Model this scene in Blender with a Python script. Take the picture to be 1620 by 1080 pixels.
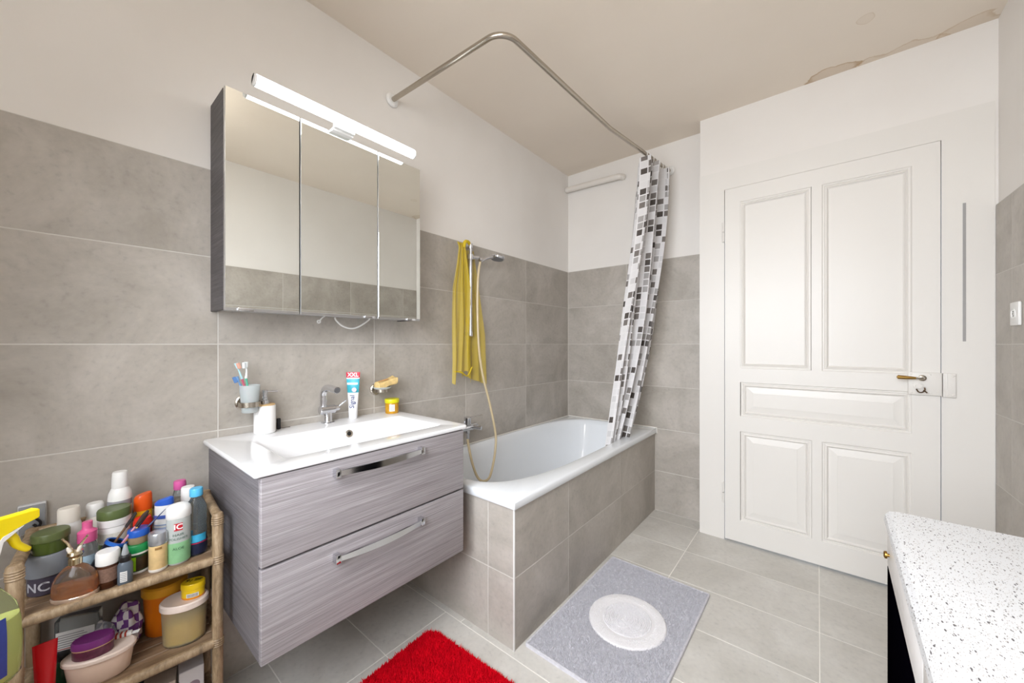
import bpy, bmesh, math, random
from mathutils import Vector, Matrix, Euler
import numpy as np

random.seed(7)
rng = np.random.default_rng(7)
for o in list(bpy.data.objects):
    bpy.data.objects.remove(o, do_unlink=True)
scene = bpy.context.scene
COL = scene.collection
PI = math.pi

# ------------------------------------------------------------------ camera
YAW = math.atan(484.0 / 591.0)
CAM = (1.64, 0.0, 1.2)
cd = bpy.data.cameras.new('camera')
cd.sensor_width = 36.0
cd.lens = 591.0 / 1620.0 * 36.0
cd.shift_y = 4.0 / 1620.0
cd.clip_start = 0.01
cam = bpy.data.objects.new('camera', cd)
cam.location = CAM
cam.rotation_euler = (PI / 2, 0, YAW)
COL.objects.link(cam)
scene.camera = cam

# ------------------------------------------------------------------ world, light, exposure
w = bpy.data.worlds.new('sky')
scene.world = w
w.use_nodes = True
wn = w.node_tree.nodes
wl = w.node_tree.links
sky = wn.new('ShaderNodeTexSky')
sky.sky_type = 'NISHITA'
sky.sun_disc = False
sky.sun_elevation = math.radians(50)
sky.sun_rotation = math.radians(90)
wl.new(sky.outputs[0], wn['Background'].inputs[0])
wn['Background'].inputs[1].default_value = 0.25

def area_light(name, loc, rot, sx, sy, power, color):
    ld = bpy.data.lights.new(name, 'AREA')
    ld.shape = 'RECTANGLE'
    ld.size = sx
    ld.size_y = sy
    ld.energy = power
    ld.color = color
    lo = bpy.data.objects.new(name, ld)
    lo.location = loc
    lo.rotation_euler = rot
    COL.objects.link(lo)
    lo['kind'] = 'helper'
    return lo

# daylight entering through the assumed window in the wall behind the camera
wdl = area_light('window_daylight', (1.25, -0.48, 1.50), (math.radians(67), 0, 0), 1.2, 1.2, 38.5, (0.935, 0.972, 1.03))
wdl.data.spread = math.radians(132)

scene.view_settings.view_transform = 'Standard'
scene.view_settings.look = 'None'
scene.view_settings.gamma = 1.0
scene.view_settings.use_curve_mapping = False
scene.view_settings.exposure = 0.14

# ------------------------------------------------------------------ materials
MATS = {}

def lin(c):
    return tuple(((v / 255.0) / 12.92 if v / 255.0 <= 0.04045 else ((v / 255.0 + 0.055) / 1.055) ** 2.4) for v in c) + (1.0,)

def mat(name, rgb, rough=0.5, metal=0.0, trans=0.0, ior=1.45, alpha=1.0, coat=0.0, noise=0.06, nscale=18.0, emit=None, estr=0.0, bump=0.0, bscale=200.0, sheen=0.0, sss=0.0):
    """procedural principled material: base colour broken up by a noise texture"""
    if name in MATS:
        return MATS[name]
    m = bpy.data.materials.new(name)
    m.use_nodes = True
    nt = m.node_tree
    b = nt.nodes['Principled BSDF']
    c = lin(rgb)
    b.inputs['Roughness'].default_value = rough
    b.inputs['Metallic'].default_value = metal
    b.inputs['Transmission Weight'].default_value = trans
    b.inputs['IOR'].default_value = ior
    b.inputs['Alpha'].default_value = alpha
    b.inputs['Coat Weight'].default_value = coat
    b.inputs['Sheen Weight'].default_value = sheen
    tc = nt.nodes.new('ShaderNodeTexCoord')
    nz = nt.nodes.new('ShaderNodeTexNoise')
    nz.inputs['Scale'].default_value = nscale
    nz.inputs['Detail'].default_value = 3.0
    nt.links.new(tc.outputs['Object'], nz.inputs['Vector'])
    mx = nt.nodes.new('ShaderNodeMix')
    mx.data_type = 'RGBA'
    mx.inputs[6].default_value = tuple(max(0.0, v * (1 - noise)) for v in c[:3]) + (1,)
    mx.inputs[7].default_value = tuple(min(1.0, v * (1 + noise)) for v in c[:3]) + (1,)
    nt.links.new(nz.outputs[0], mx.inputs[0])
    nt.links.new(mx.outputs[2], b.inputs['Base Color'])
    if bump > 0:
        n2 = nt.nodes.new('ShaderNodeTexNoise')
        n2.inputs['Scale'].default_value = bscale
        n2.inputs['Detail'].default_value = 4.0
        nt.links.new(tc.outputs['Object'], n2.inputs['Vector'])
        bp = nt.nodes.new('ShaderNodeBump')
        bp.inputs['Strength'].default_value = bump
        bp.inputs['Distance'].default_value = 0.004
        nt.links.new(n2.outputs[0], bp.inputs['Height'])
        nt.links.new(bp.outputs[0], b.inputs['Normal'])
    if emit:
        b.inputs['Emission Color'].default_value = lin(emit)
        b.inputs['Emission Strength'].default_value = estr
    MATS[name] = m
    return m

def nodes_of(name, rough=0.5):
    m = bpy.data.materials.new(name)
    m.use_nodes = True
    nt = m.node_tree
    b = nt.nodes['Principled BSDF']
    b.inputs['Roughness'].default_value = rough
    MATS[name] = m
    return m, nt, b

def N(nt, t, **kw):
    n = nt.nodes.new(t)
    for k, v in kw.items():
        setattr(n, k, v)
    return n

def ramp(nt, stops):
    r = nt.nodes.new('ShaderNodeValToRGB')
    e = r.color_ramp.elements
    while len(e) < len(stops):
        e.new(0.5)
    for el, (p, c) in zip(e, stops):
        el.position = p
        el.color = c
    return r

def tile_material(name, dark, mid, light, rough):
    m, nt, b = nodes_of(name, rough)
    tc = N(nt, 'ShaderNodeTexCoord')
    oi = N(nt, 'ShaderNodeObjectInfo')
    sc = N(nt, 'ShaderNodeVectorMath', operation='SCALE')
    sc.inputs[0].default_value = (37.0, 53.0, 71.0)
    nt.links.new(oi.outputs['Random'], sc.inputs['Scale'])
    ad = N(nt, 'ShaderNodeVectorMath', operation='ADD')
    nt.links.new(tc.outputs['Object'], ad.inputs[0])
    nt.links.new(sc.outputs[0], ad.inputs[1])
    n1 = N(nt, 'ShaderNodeTexNoise')
    n1.inputs['Scale'].default_value = 3.2
    n1.inputs['Detail'].default_value = 10.0
    n1.inputs['Roughness'].default_value = 0.65
    n1.inputs['Distortion'].default_value = 0.6
    nt.links.new(ad.outputs[0], n1.inputs['Vector'])
    r1 = ramp(nt, [(0.28, lin(dark)), (0.5, lin(mid)), (0.74, lin(light))])
    nt.links.new(n1.outputs[0], r1.inputs[0])
    n2 = N(nt, 'ShaderNodeTexNoise')
    n2.inputs['Scale'].default_value = 60.0
    n2.inputs['Detail'].default_value = 6.0
    nt.links.new(ad.outputs[0], n2.inputs['Vector'])
    r2 = ramp(nt, [(0.28, (0.88, 0.88, 0.88, 1)), (0.40, (0.98, 0.98, 0.98, 1)), (0.7, (1.04, 1.04, 1.03, 1))])
    nt.links.new(n2.outputs[0], r2.inputs[0])
    mx = N(nt, 'ShaderNodeMix', data_type='RGBA', blend_type='MULTIPLY')
    mx.inputs[0].default_value = 1.0
    nt.links.new(r1.outputs[0], mx.inputs[6])
    nt.links.new(r2.outputs[0], mx.inputs[7])
    nt.links.new(mx.outputs[2], b.inputs['Base Color'])
    bp = N(nt, 'ShaderNodeBump')
    bp.inputs['Strength'].default_value = 0.06
    bp.inputs['Distance'].default_value = 0.002
    nt.links.new(n2.outputs[0], bp.inputs['Height'])
    nt.links.new(bp.outputs[0], b.inputs['Normal'])
    return m

TILE = tile_material('concrete_tile', (155, 148, 138), (175, 168, 159), (195, 188, 180), 0.42)
FTILE = tile_material('floor_tile', (188, 184, 176), (201, 197, 190), (213, 210, 204), 0.4)
GROUT = mat('grout', (205, 201, 194), 0.9, noise=0.08, nscale=40)
SILICONE = mat('silicone', (226, 222, 214), 0.5, noise=0.06)

def plaster_material():
    m, nt, b = nodes_of('plaster', 0.85)
    tc = N(nt, 'ShaderNodeTexCoord')
    n1 = N(nt, 'ShaderNodeTexNoise')
    n1.inputs['Scale'].default_value = 1.6
    n1.inputs['Detail'].default_value = 6.0
    nt.links.new(tc.outputs['Object'], n1.inputs['Vector'])
    r1 = ramp(nt, [(0.3, lin((230, 225, 219))), (0.7, lin((237, 233, 228)))])
    nt.links.new(n1.outputs[0], r1.inputs[0])
    nt.links.new(r1.outputs[0], b.inputs['Base Color'])
    n2 = N(nt, 'ShaderNodeTexNoise')
    n2.inputs['Scale'].default_value = 140.0
    bp = N(nt, 'ShaderNodeBump')
    bp.inputs['Strength'].default_value = 0.05
    bp.inputs['Distance'].default_value = 0.002
    nt.links.new(tc.outputs['Object'], n2.inputs['Vector'])
    nt.links.new(n2.outputs[0], bp.inputs['Height'])
    nt.links.new(bp.outputs[0], b.inputs['Normal'])
    return m
PLASTER = plaster_material()

def ceiling_material(spots):
    """off-white paint with brown-edged damp stains at fixed places"""
    m, nt, b = nodes_of('ceiling_paint', 0.9)
    tc = N(nt, 'ShaderNodeTexCoord')
    n1 = N(nt, 'ShaderNodeTexNoise')
    n1.inputs['Scale'].default_value = 1.2
    n1.inputs['Detail'].default_value = 6.0
    nt.links.new(tc.outputs['Object'], n1.inputs['Vector'])
    r1 = ramp(nt, [(0.3, lin((231, 219, 204))), (0.7, lin((238, 227, 213)))])
    nt.links.new(n1.outputs[0], r1.inputs[0])
    cur = r1.outputs[0]
    wob = N(nt, 'ShaderNodeTexNoise')
    wob.inputs['Scale'].default_value = 9.0
    wob.inputs['Detail'].default_value = 6.0
    nt.links.new(tc.outputs['Object'], wob.inputs['Vector'])
    for (x, y, sx, sy, col, stren) in spots:
        sub = N(nt, 'ShaderNodeVectorMath', operation='SUBTRACT')
        sub.inputs[1].default_value = (x, y, 0)
        nt.links.new(tc.outputs['Object'], sub.inputs[0])
        dv = N(nt, 'ShaderNodeVectorMath', operation='MULTIPLY')
        dv.inputs[1].default_value = (1 / sx, 1 / sy, 0)
        nt.links.new(sub.outputs[0], dv.inputs[0])
        ln = N(nt, 'ShaderNodeVectorMath', operation='LENGTH')
        nt.links.new(dv.outputs[0], ln.inputs[0])
        am = N(nt, 'ShaderNodeMath', operation='MULTIPLY_ADD')
        nt.links.new(wob.outputs[0], am.inputs[0])
        am.inputs[1].default_value = 1.6
        nt.links.new(ln.outputs['Value'], am.inputs[2])
        rr = ramp(nt, [(0.0, (0.25, 0.25, 0.25, 1)), (0.80, (0.35, 0.35, 0.35, 1)), (0.875, (1, 1, 1, 1)), (0.90, (0, 0, 0, 1))])
        hf = N(nt, 'ShaderNodeMath', operation='MULTIPLY')
        hf.inputs[1].default_value = 0.5
        nt.links.new(am.outputs[0], hf.inputs[0])
        nt.links.new(hf.outputs[0], rr.inputs[0])
        st = N(nt, 'ShaderNodeMath', operation='MULTIPLY')
        st.inputs[1].default_value = stren
        nt.links.new(rr.outputs[0], st.inputs[0])
        mx = N(nt, 'ShaderNodeMix', data_type='RGBA')
        nt.links.new(st.outputs[0], mx.inputs[0])
        nt.links.new(cur, mx.inputs[6])
        mx.inputs[7].default_value = lin(col)
        cur = mx.outputs[2]
    nt.links.new(cur, b.inputs['Base Color'])
    return m

DOORPAINT = mat('white_door_paint', (229, 225, 219), 0.38, noise=0.02, nscale=3)
CHROME = mat('chrome', (215, 216, 220), 0.12, metal=1.0, noise=0.03)
STEEL = mat('brushed_steel', (186, 178, 166), 0.26, metal=1.0, noise=0.06, nscale=60)
CERAMIC = mat('white_ceramic', (233, 233, 234), 0.12, coat=0.4, noise=0.01)
ENAMEL = mat('tub_enamel', (232, 235, 238), 0.12, coat=0.4, noise=0.01)
WHITEPL = mat('white_plastic', (236, 235, 232), 0.4, noise=0.03)
MIRROR = mat('mirror_glass', (236, 238, 234), 0.01, metal=1.0, noise=0.0)
ALU = mat('aluminium', (205, 205, 206), 0.3, metal=1.0, noise=0.03)
BLACK = mat('black_lacquer', (4, 3, 7), 0.9, noise=0.1)
BLACK.node_tree.nodes['Principled BSDF'].inputs['Specular IOR Level'].default_value = 0.0
BLACKPL = mat('black_plastic', (28, 28, 30), 0.4, noise=0.1)
BRASS = mat('brass', (165, 130, 70), 0.3, metal=1.0, noise=0.2, nscale=60)

def wood_material(name, c0, c1, c2, stretch, rough=0.5, scale=1.0):
    """fine straight grain; stretch = object-space scale per axis"""
    m, nt, b = nodes_of(name, rough)
    tc = N(nt, 'ShaderNodeTexCoord')
    mp = N(nt, 'ShaderNodeMapping')
    mp.inputs['Scale'].default_value = stretch
    nt.links.new(tc.outputs['Object'], mp.inputs['Vector'])
    n1 = N(nt, 'ShaderNodeTexNoise')
    n1.inputs['Scale'].default_value = scale
    n1.inputs['Detail'].default_value = 5.0
    n1.inputs['Roughness'].default_value = 0.7
    n1.inputs['Distortion'].default_value = 0.3
    nt.links.new(mp.outputs[0], n1.inputs['Vector'])
    r1 = ramp(nt, [(0.30, lin(c0)), (0.5, lin(c1)), (0.70, lin(c2))])
    nt.links.new(n1.outputs[0], r1.inputs[0])
    mp2 = N(nt, 'ShaderNodeMapping')
    mp2.inputs['Scale'].default_value = tuple(v * 0.22 for v in stretch)
    nt.links.new(tc.outputs['Object'], mp2.inputs['Vector'])
    n2 = N(nt, 'ShaderNodeTexNoise')
    n2.inputs['Scale'].default_value = scale
    n2.inputs['Detail'].default_value = 3.0
    nt.links.new(mp2.outputs[0], n2.inputs['Vector'])
    r2 = ramp(nt, [(0.3, (0.84, 0.84, 0.84, 1)), (0.7, (1.08, 1.08, 1.08, 1))])
    nt.links.new(n2.outputs[0], r2.inputs[0])
    mx = N(nt, 'ShaderNodeMix', data_type='RGBA', blend_type='MULTIPLY')
    mx.inputs[0].default_value = 1.0
    nt.links.new(r1.outputs[0], mx.inputs[6])
    nt.links.new(r2.outputs[0], mx.inputs[7])
    nt.links.new(mx.outputs[2], b.inputs['Base Color'])
    bp = N(nt, 'ShaderNodeBump')
    bp.inputs['Strength'].default_value = 0.15
    bp.inputs['Distance'].default_value = 0.002
    nt.links.new(n1.outputs[0], bp.inputs['Height'])
    nt.links.new(bp.outputs[0], b.inputs['Normal'])
    return m

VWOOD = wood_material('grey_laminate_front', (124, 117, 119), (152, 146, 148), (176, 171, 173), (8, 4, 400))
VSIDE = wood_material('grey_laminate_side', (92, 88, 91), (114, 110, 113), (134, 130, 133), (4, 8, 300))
RATTAN = wood_material('rattan_cane', (112, 92, 68), (152, 128, 98), (186, 164, 134), (60, 60, 14))
PLANK = wood_material('shelf_plank', (92, 72, 52), (128, 104, 80), (158, 134, 108), (70, 7, 30))

def speckle_material():
    m, nt, b = nodes_of('speckled_laminate', 0.35)
    tc = N(nt, 'ShaderNodeTexCoord')
    base = (0.70, 0.705, 0.715, 1)
    cur = None
    for (scale, st, thr, colr, rot) in ((400, (1.0, 0.42, 1.0), 0.19, (118, 113, 112), 0.5), (580, (1.0, 0.5, 1.0), 0.28, (178, 171, 164), 0.4), (280, (1.0, 0.38, 1.0), 0.06, (84, 80, 82), 0.6)):
        mp = N(nt, 'ShaderNodeMapping')
        mp.inputs['Scale'].default_value = st
        mp.inputs['Rotation'].default_value = (0, 0, rot + PI / 2)
        nt.links.new(tc.outputs['Object'], mp.inputs['Vector'])
        v = N(nt, 'ShaderNodeTexVoronoi')
        v.inputs['Scale'].default_value = scale
        nt.links.new(mp.outputs[0], v.inputs['Vector'])
        sep = N(nt, 'ShaderNodeSeparateColor')
        nt.links.new(v.outputs['Color'], sep.inputs[0])
        lt = N(nt, 'ShaderNodeMath', operation='LESS_THAN')
        lt.inputs[1].default_value = thr
        nt.links.new(sep.outputs[0], lt.inputs[0])
        l2 = N(nt, 'ShaderNodeMath', operation='LESS_THAN')
        l2.inputs[1].default_value = 0.36
        nt.links.new(v.outputs['Distance'], l2.inputs[0])
        mu = N(nt, 'ShaderNodeMath', operation='MULTIPLY')
        nt.links.new(lt.outputs[0], mu.inputs[0])
        nt.links.new(l2.outputs[0], mu.inputs[1])
        mx = N(nt, 'ShaderNodeMix', data_type='RGBA')
        nt.links.new(mu.outputs[0], mx.inputs[0])
        if cur is None:
            mx.inputs[6].default_value = base
        else:
            nt.links.new(cur, mx.inputs[6])
        mx.inputs[7].default_value = lin(colr)
        cur = mx.outputs[2]
    nt.links.new(cur, b.inputs['Base Color'])
    return m
SPECKLE = speckle_material()

def curtain_material():
    m, nt, b = nodes_of('curtain_print', 0.5)
    uv = N(nt, 'ShaderNodeUVMap')
    sc = N(nt, 'ShaderNodeVectorMath', operation='SCALE')
    sc.inputs['Scale'].default_value = 1 / 0.043
    nt.links.new(uv.outputs[0], sc.inputs[0])
    fl = N(nt, 'ShaderNodeVectorMath', operation='FLOOR')
    nt.links.new(sc.outputs[0], fl.inputs[0])
    fr = N(nt, 'ShaderNodeVectorMath', operation='FRACTION')
    nt.links.new(sc.outputs[0], fr.inputs[0])
    wnz = N(nt, 'ShaderNodeTexWhiteNoise', noise_dimensions='2D')
    nt.links.new(fl.outputs[0], wnz.inputs['Vector'])
    r = ramp(nt, [(0.0, lin((236, 234, 234))), (0.46, lin((222, 220, 220))), (0.62, lin((178, 174, 172))), (0.77, lin((126, 119, 114))), (0.90, lin((84, 77, 72)))])
    r.color_ramp.interpolation = 'CONSTANT'
    nt.links.new(wnz.outputs[0], r.inputs[0])
    sp = N(nt, 'ShaderNodeSeparateXYZ')
    nt.links.new(fr.outputs[0], sp.inputs[0])
    masks = []
    for ax in (0, 1):
        g = N(nt, 'ShaderNodeMath', operation='GREATER_THAN')
        g.inputs[1].default_value = 0.17
        nt.links.new(sp.outputs[ax], g.inputs[0])
        masks.append(g)
    mu = N(nt, 'ShaderNodeMath', operation='MULTIPLY')
    nt.links.new(masks[0].outputs[0], mu.inputs[0])
    nt.links.new(masks[1].outputs[0], mu.inputs[1])
    mx = N(nt, 'ShaderNodeMix', data_type='RGBA')
    nt.links.new(mu.outputs[0], mx.inputs[0])
    mx.inputs[6].default_value = lin((240, 238, 238))
    nt.links.new(r.outputs[0], mx.inputs[7])
    nt.links.new(mx.outputs[2], b.inputs['Base Color'])
    b.inputs['Sheen Weight'].default_value = 0.1
    tl = N(nt, 'ShaderNodeBsdfTranslucent')
    nt.links.new(mx.outputs[2], tl.inputs[0])
    ms = N(nt, 'ShaderNodeMixShader')
    ms.inputs[0].default_value = 0.25
    nt.links.new(b.outputs[0], ms.inputs[1])
    nt.links.new(tl.outputs[0], ms.inputs[2])
    nt.links.new(ms.outputs[0], nt.nodes['Material Output'].inputs[0])
    return m

def net_material():
    m, nt, b = nodes_of('yellow_net', 0.6)
    b.inputs['Base Color'].default_value = lin((206, 178, 34))
    uv = N(nt, 'ShaderNodeUVMap')
    mp = N(nt, 'ShaderNodeMapping')
    mp.inputs['Rotation'].default_value = (0, 0, PI / 4)
    mp.inputs['Scale'].default_value = (1 / 0.0075, 1 / 0.0075, 1)
    nt.links.new(uv.outputs[0], mp.inputs['Vector'])
    fr = N(nt, 'ShaderNodeVectorMath', operation='FRACTION')
    nt.links.new(mp.outputs[0], fr.inputs[0])
    sb = N(nt, 'ShaderNodeVectorMath', operation='SUBTRACT')
    sb.inputs[1].default_value = (0.5, 0.5, 0)
    nt.links.new(fr.outputs[0], sb.inputs[0])
    sp = N(nt, 'ShaderNodeSeparateXYZ')
    nt.links.new(sb.outputs[0], sp.inputs[0])
    cmb = N(nt, 'ShaderNodeCombineXYZ')
    nt.links.new(sp.outputs[0], cmb.inputs[0])
    nt.links.new(sp.outputs[1], cmb.inputs[1])
    ln = N(nt, 'ShaderNodeVectorMath', operation='LENGTH')
    nt.links.new(cmb.outputs[0], ln.inputs[0])
    g = N(nt, 'ShaderNodeMath', operation='GREATER_THAN')
    g.inputs[1].default_value = 0.36
    nt.links.new(ln.outputs['Value'], g.inputs[0])
    nt.links.new(g.outputs[0], b.inputs['Alpha'])
    return m

# ------------------------------------------------------------------ mesh helpers
def box(bm, x0, x1, y0, y1, z0, z1, bev=0.0, seg=2):
    r = bmesh.ops.create_cube(bm, size=1.0)
    vs = r['verts']
    for v in vs:
        v.co = Vector((x0 + (v.co.x + 0.5) * (x1 - x0), y0 + (v.co.y + 0.5) * (y1 - y0), z0 + (v.co.z + 0.5) * (z1 - z0)))
    if bev > 0:
        es = set()
        for v in vs:
            es.update(v.link_edges)
        bmesh.ops.bevel(bm, geom=list(es), offset=bev, segments=seg, affect='EDGES', profile=0.5)
    return bm

def ring(n, rx, ry, power=2.0):
    out = []
    for i in range(n):
        a = 2 * PI * i / n
        c, s = math.cos(a), math.sin(a)
        e = 2.0 / power
        out.append((rx * math.copysign(abs(c) ** e, c), ry * math.copysign(abs(s) ** e, s)))
    return out

def lathe(bm, prof, n=28, sx=1.0, sy=1.0, power=2.0, cx=0.0, cy=0.0, M=None, fn=None):
    """prof: (radius, z) pairs from bottom to top; radius 0 closes with a point"""
    rows = []
    for (r, z) in prof:
        if r <= 1e-6:
            rows.append([bm.verts.new(Vector((cx, cy, z)))])
        else:
            rows.append([bm.verts.new(Vector((cx + x, cy + y, z))) for x, y in ring(n, r * sx, r * sy, power)])
    for a, b in zip(rows[:-1], rows[1:]):
        for i in range(n):
            j = (i + 1) % n
            if len(a) == 1 and len(b) == 1:
                continue
            if len(a) == 1:
                bm.faces.new((a[0], b[j], b[i]))
            elif len(b) == 1:
                bm.faces.new((a[i], a[j], b[0]))
            else:
                bm.faces.new((a[i], a[j], b[j], b[i]))
    vs = [v for row in rows for v in row]
    if fn:
        for v in vs:
            v.co = fn(v.co)
    if M is not None:
        for v in vs:
            v.co = M @ v.co
    return bm

def smooth_path(pts, res=8):
    """Catmull-Rom through the points"""
    P = [Vector(p) for p in pts]
    if len(P) < 3:
        return P
    out = []
    ext = [P[0] * 2 - P[1]] + P + [P[-1] * 2 - P[-2]]
    for i in range(1, len(ext) - 2):
        p0, p1, p2, p3 = ext[i - 1:i + 3]
        for k in range(res):
            t = k / res
            out.append(0.5 * ((2 * p1) + (-p0 + p2) * t + (2 * p0 - 5 * p1 + 4 * p2 - p3) * t * t + (-p0 + 3 * p1 - 3 * p2 + p3) * t ** 3))
    out.append(P[-1])
    return out

def tube(bm, pts, r, n=14, cap=True, rfn=None, flat=1.0):
    P = [Vector(p) for p in pts]
    T = []
    for i in range(len(P)):
        a = P[max(0, i - 1)]
        b = P[min(len(P) - 1, i + 1)]
        T.append((b - a).normalized())
    up = Vector((0, 0, 1)) if abs(T[0].z) < 0.9 else Vector((1, 0, 0))
    u = T[0].cross(up).normalized()
    rows = []
    for i in range(len(P)):
        u = (u - T[i] * u.dot(T[i])).normalized()
        v = T[i].cross(u)
        rr = rfn(i / (len(P) - 1)) if rfn else r
        rows.append([bm.verts.new(P[i] + (u * math.cos(2 * PI * k / n) + v * (flat * math.sin(2 * PI * k / n))) * rr) for k in range(n)])
    for a, b in zip(rows[:-1], rows[1:]):
        for i in range(n):
            j = (i + 1) % n
            bm.faces.new((a[i], a[j], b[j], b[i]))
    if cap:
        bm.faces.new(rows[0][::-1])
        bm.faces.new(rows[-1])
    return bm

def cyl(bm, p0, p1, r, n=24, r1=None, bev=0.0):
    p0, p1 = Vector(p0), Vector(p1)
    L = (p1 - p0).length
    q = Vector((0, 0, 1)).rotation_difference((p1 - p0).normalized())
    M = Matrix.Translation(p0) @ q.to_matrix().to_4x4()
    r1 = r if r1 is None else r1
    b = bev
    prof = [(0, 0), (r - b, 0)] + ([(r, b)] if b else []) + ([(r1, L - b)] if b else []) + [(r1 - b, L), (0, L)]
    return lathe(bm, prof, n=n, M=M)

def nb():
    return bmesh.new()

def obj(name, bm, m, parent=None, loc=None, rot=None, sharp=35, uv=None):
    me = bpy.data.meshes.new(name)
    bmesh.ops.recalc_face_normals(bm, faces=bm.faces[:])
    bm.to_mesh(me)
    bm.free()
    for p in me.polygons:
        p.use_smooth = True
    me.set_sharp_from_angle(angle=math.radians(sharp))
    me.materials.append(m)
    o = bpy.data.objects.new(name, me)
    COL.objects.link(o)
    if parent:
        o.parent = parent
    if loc:
        o.location = loc
    if rot:
        o.rotation_euler = rot
    return o

def tag(o, label, cat, group=None, kind=None):
    if label:
        o['label'] = label
    if cat:
        o['category'] = cat
    if group:
        o['group'] = group
    if kind:
        o['kind'] = kind
    return o

def thing(name, label, cat, loc=(0, 0, 0), rz=0.0, group=None, kind=None, rot=None):
    o = bpy.data.objects.new(name, None)
    o.empty_display_size = 0.05
    COL.objects.link(o)
    o.location = loc
    o.rotation_euler = rot if rot else (0, 0, rz)
    return tag(o, label, cat, group, kind)

def struct(o, label, cat):
    return tag(o, label, cat, kind='structure')

def bx(name, dims, m, parent=None, bev=0.0, seg=2, **kw):
    return obj(name, box(nb(), *dims, bev=bev, seg=seg), m, parent, **kw)

def text_mesh(s, size, M, m, parent, name='lettering', bold=0.0, fn=None, align='CENTER'):
    cu = bpy.data.curves.new('txt', 'FONT')
    cu.body = s
    cu.size = size
    cu.align_x = align
    cu.align_y = 'CENTER'
    cu.offset = bold
    cu.resolution_u = 3
    cu.extrude = 0.0
    to = bpy.data.objects.new('txt', cu)
    COL.objects.link(to)
    bpy.context.view_layer.update()
    dg = bpy.context.evaluated_depsgraph_get()
    me = bpy.data.meshes.new_from_object(to.evaluated_get(dg))
    bpy.data.objects.remove(to, do_unlink=True)
    me.name = name
    for v in me.vertices:
        c = Vector(v.co)
        if fn:
            c = fn(c)
        v.co = M @ c
    me.materials.clear()
    me.materials.append(m)
    o = bpy.data.objects.new(name, me)
    COL.objects.link(o)
    o.parent = parent
    return o

def on_cyl(rx, ry, z, a0):
    """bend flat text (x along, y up) round an upright oval of radii rx, ry"""
    def f(c):
        a = a0 + c.x / ((rx + ry) / 2)
        return Vector((rx * math.cos(a), ry * math.sin(a), z + c.y))
    return f
I4 = Matrix.Identity(4)

def label_patch(rx, ry, z0, z1, a0, a1, m, parent, name='paper_label', n=14, off=0.0006, prof=None):
    """a piece of printed label wrapped round part of an oval body"""
    bm = nb()
    rows = []
    nz = 2 if prof is None else 9
    for k in range(nz):
        z = z0 + (z1 - z0) * k / (nz - 1)
        s = 1.0 if prof is None else prof(z)
        rows.append([bm.verts.new(((rx * s + off) * math.cos(a0 + (a1 - a0) * i / n), (ry * s + off) * math.sin(a0 + (a1 - a0) * i / n), z)) for i in range(n + 1)])
    for a, b in zip(rows[:-1], rows[1:]):
        for i in range(n):
            bm.faces.new((a[i], a[i + 1], b[i + 1], b[i]))
    return obj(name, bm, m, parent)

# ------------------------------------------------------------------ tiles
TCACHE = {}

def tile_mesh(w_, h_, axis, t=0.004, b=0.0006):
    """a tile with a chamfered front edge; face in the plane normal to axis (x, -x, y, z)"""
    key = (round(w_, 4), round(h_, 4), axis, t)
    if key in TCACHE:
        return TCACHE[key]
    def P(u, v, n):
        if axis == 'x':
            return (n, u, v)
        if axis == '-x':
            return (-n, u, v)
        if axis == '-y':
            return (u, -n, v)
        return (u, v, n)
    a, c = w_ / 2, h_ / 2
    v = []
    for (iu, iv, n) in ((0, 0, -t), (0, 0, -b), (b, b, 0)):
        for su, sv in ((-1, -1), (1, -1), (1, 1), (-1, 1)):
            v.append(P(su * (a - iu), sv * (c - iv), n))
    f = [(8, 9, 10, 11)]
    for i in range(4):
        j = (i + 1) % 4
        f.append((i, j, 4 + j, 4 + i))
        f.append((4 + i, 4 + j, 8 + j, 8 + i))
    f.append((3, 2, 1, 0))
    me = bpy.data.meshes.new('tile')
    me.from_pydata(v, [], f)
    bm = bmesh.new()
    bm.from_mesh(me)
    bmesh.ops.recalc_face_normals(bm, faces=bm.faces[:])
    bm.to_mesh(me)
    bm.free()
    me.materials.append(FTILE if axis == 'z' else TILE)
    TCACHE[key] = me
    return me

def tiles(parent, axis, plane, us, vs, gap=0.0036, skip=None):
    """lay tiles between the joint lines us and vs on a plane; each one an object under parent"""
    for u0, u1 in zip(us[:-1], us[1:]):
        for v0, v1 in zip(vs[:-1], vs[1:]):
            if skip and skip(u0, u1, v0, v1):
                continue
            if u1 - u0 < 0.01 or v1 - v0 < 0.01:
                continue
            me = tile_mesh(u1 - u0 - gap, v1 - v0 - gap, axis)
            o = bpy.data.objects.new('tile', me)
            cu, cv = (u0 + u1) / 2, (v0 + v1) / 2
            j = random.uniform(-0.0002, 0.0)
            o.location = {'x': (plane + j, cu, cv), '-x': (plane - j, cu, cv), '-y': (cu, plane - j, cv), 'z': (cu, cv, plane)}[axis]
            COL.objects.link(o)
            o.parent = parent

# ------------------------------------------------------------------ room shell
XR = 2.25          # right wall
YB = 2.756         # wall at the foot of the tub
YD = 2.612         # door wall
YR = -0.52         # wall behind the camera
ZC = 2.625
ROWS = [0.0, 0.286, 0.5905, 0.895, 1.1995, 1.504, 1.8085]

floor = struct(bx('floor', (-0.15, XR + 0.15, YR - 0.15, YB + 0.15, -0.12, -0.0008), mat('floor_grout', (236, 232, 224), 0.9, noise=0.12, nscale=6)), 'light grey tiled bathroom floor with pale joints', 'floor')
ys = [YR, -0.398, -0.097, 0.204, 0.505, 0.806, 1.108]
tiles(floor, 'z', 0.0, [0.0, 0.35, 0.95, 1.55, 2.15, XR], ys)
ys = [1.108, 1.409, 1.71, 2.012, 2.312, 2.625, YB]
tiles(floor, 'z', 0.0, [0.0, 0.445, 1.045, 1.645, XR], ys, skip=lambda a, b, c, d: b < 0.5 and c > 1.2)

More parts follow.
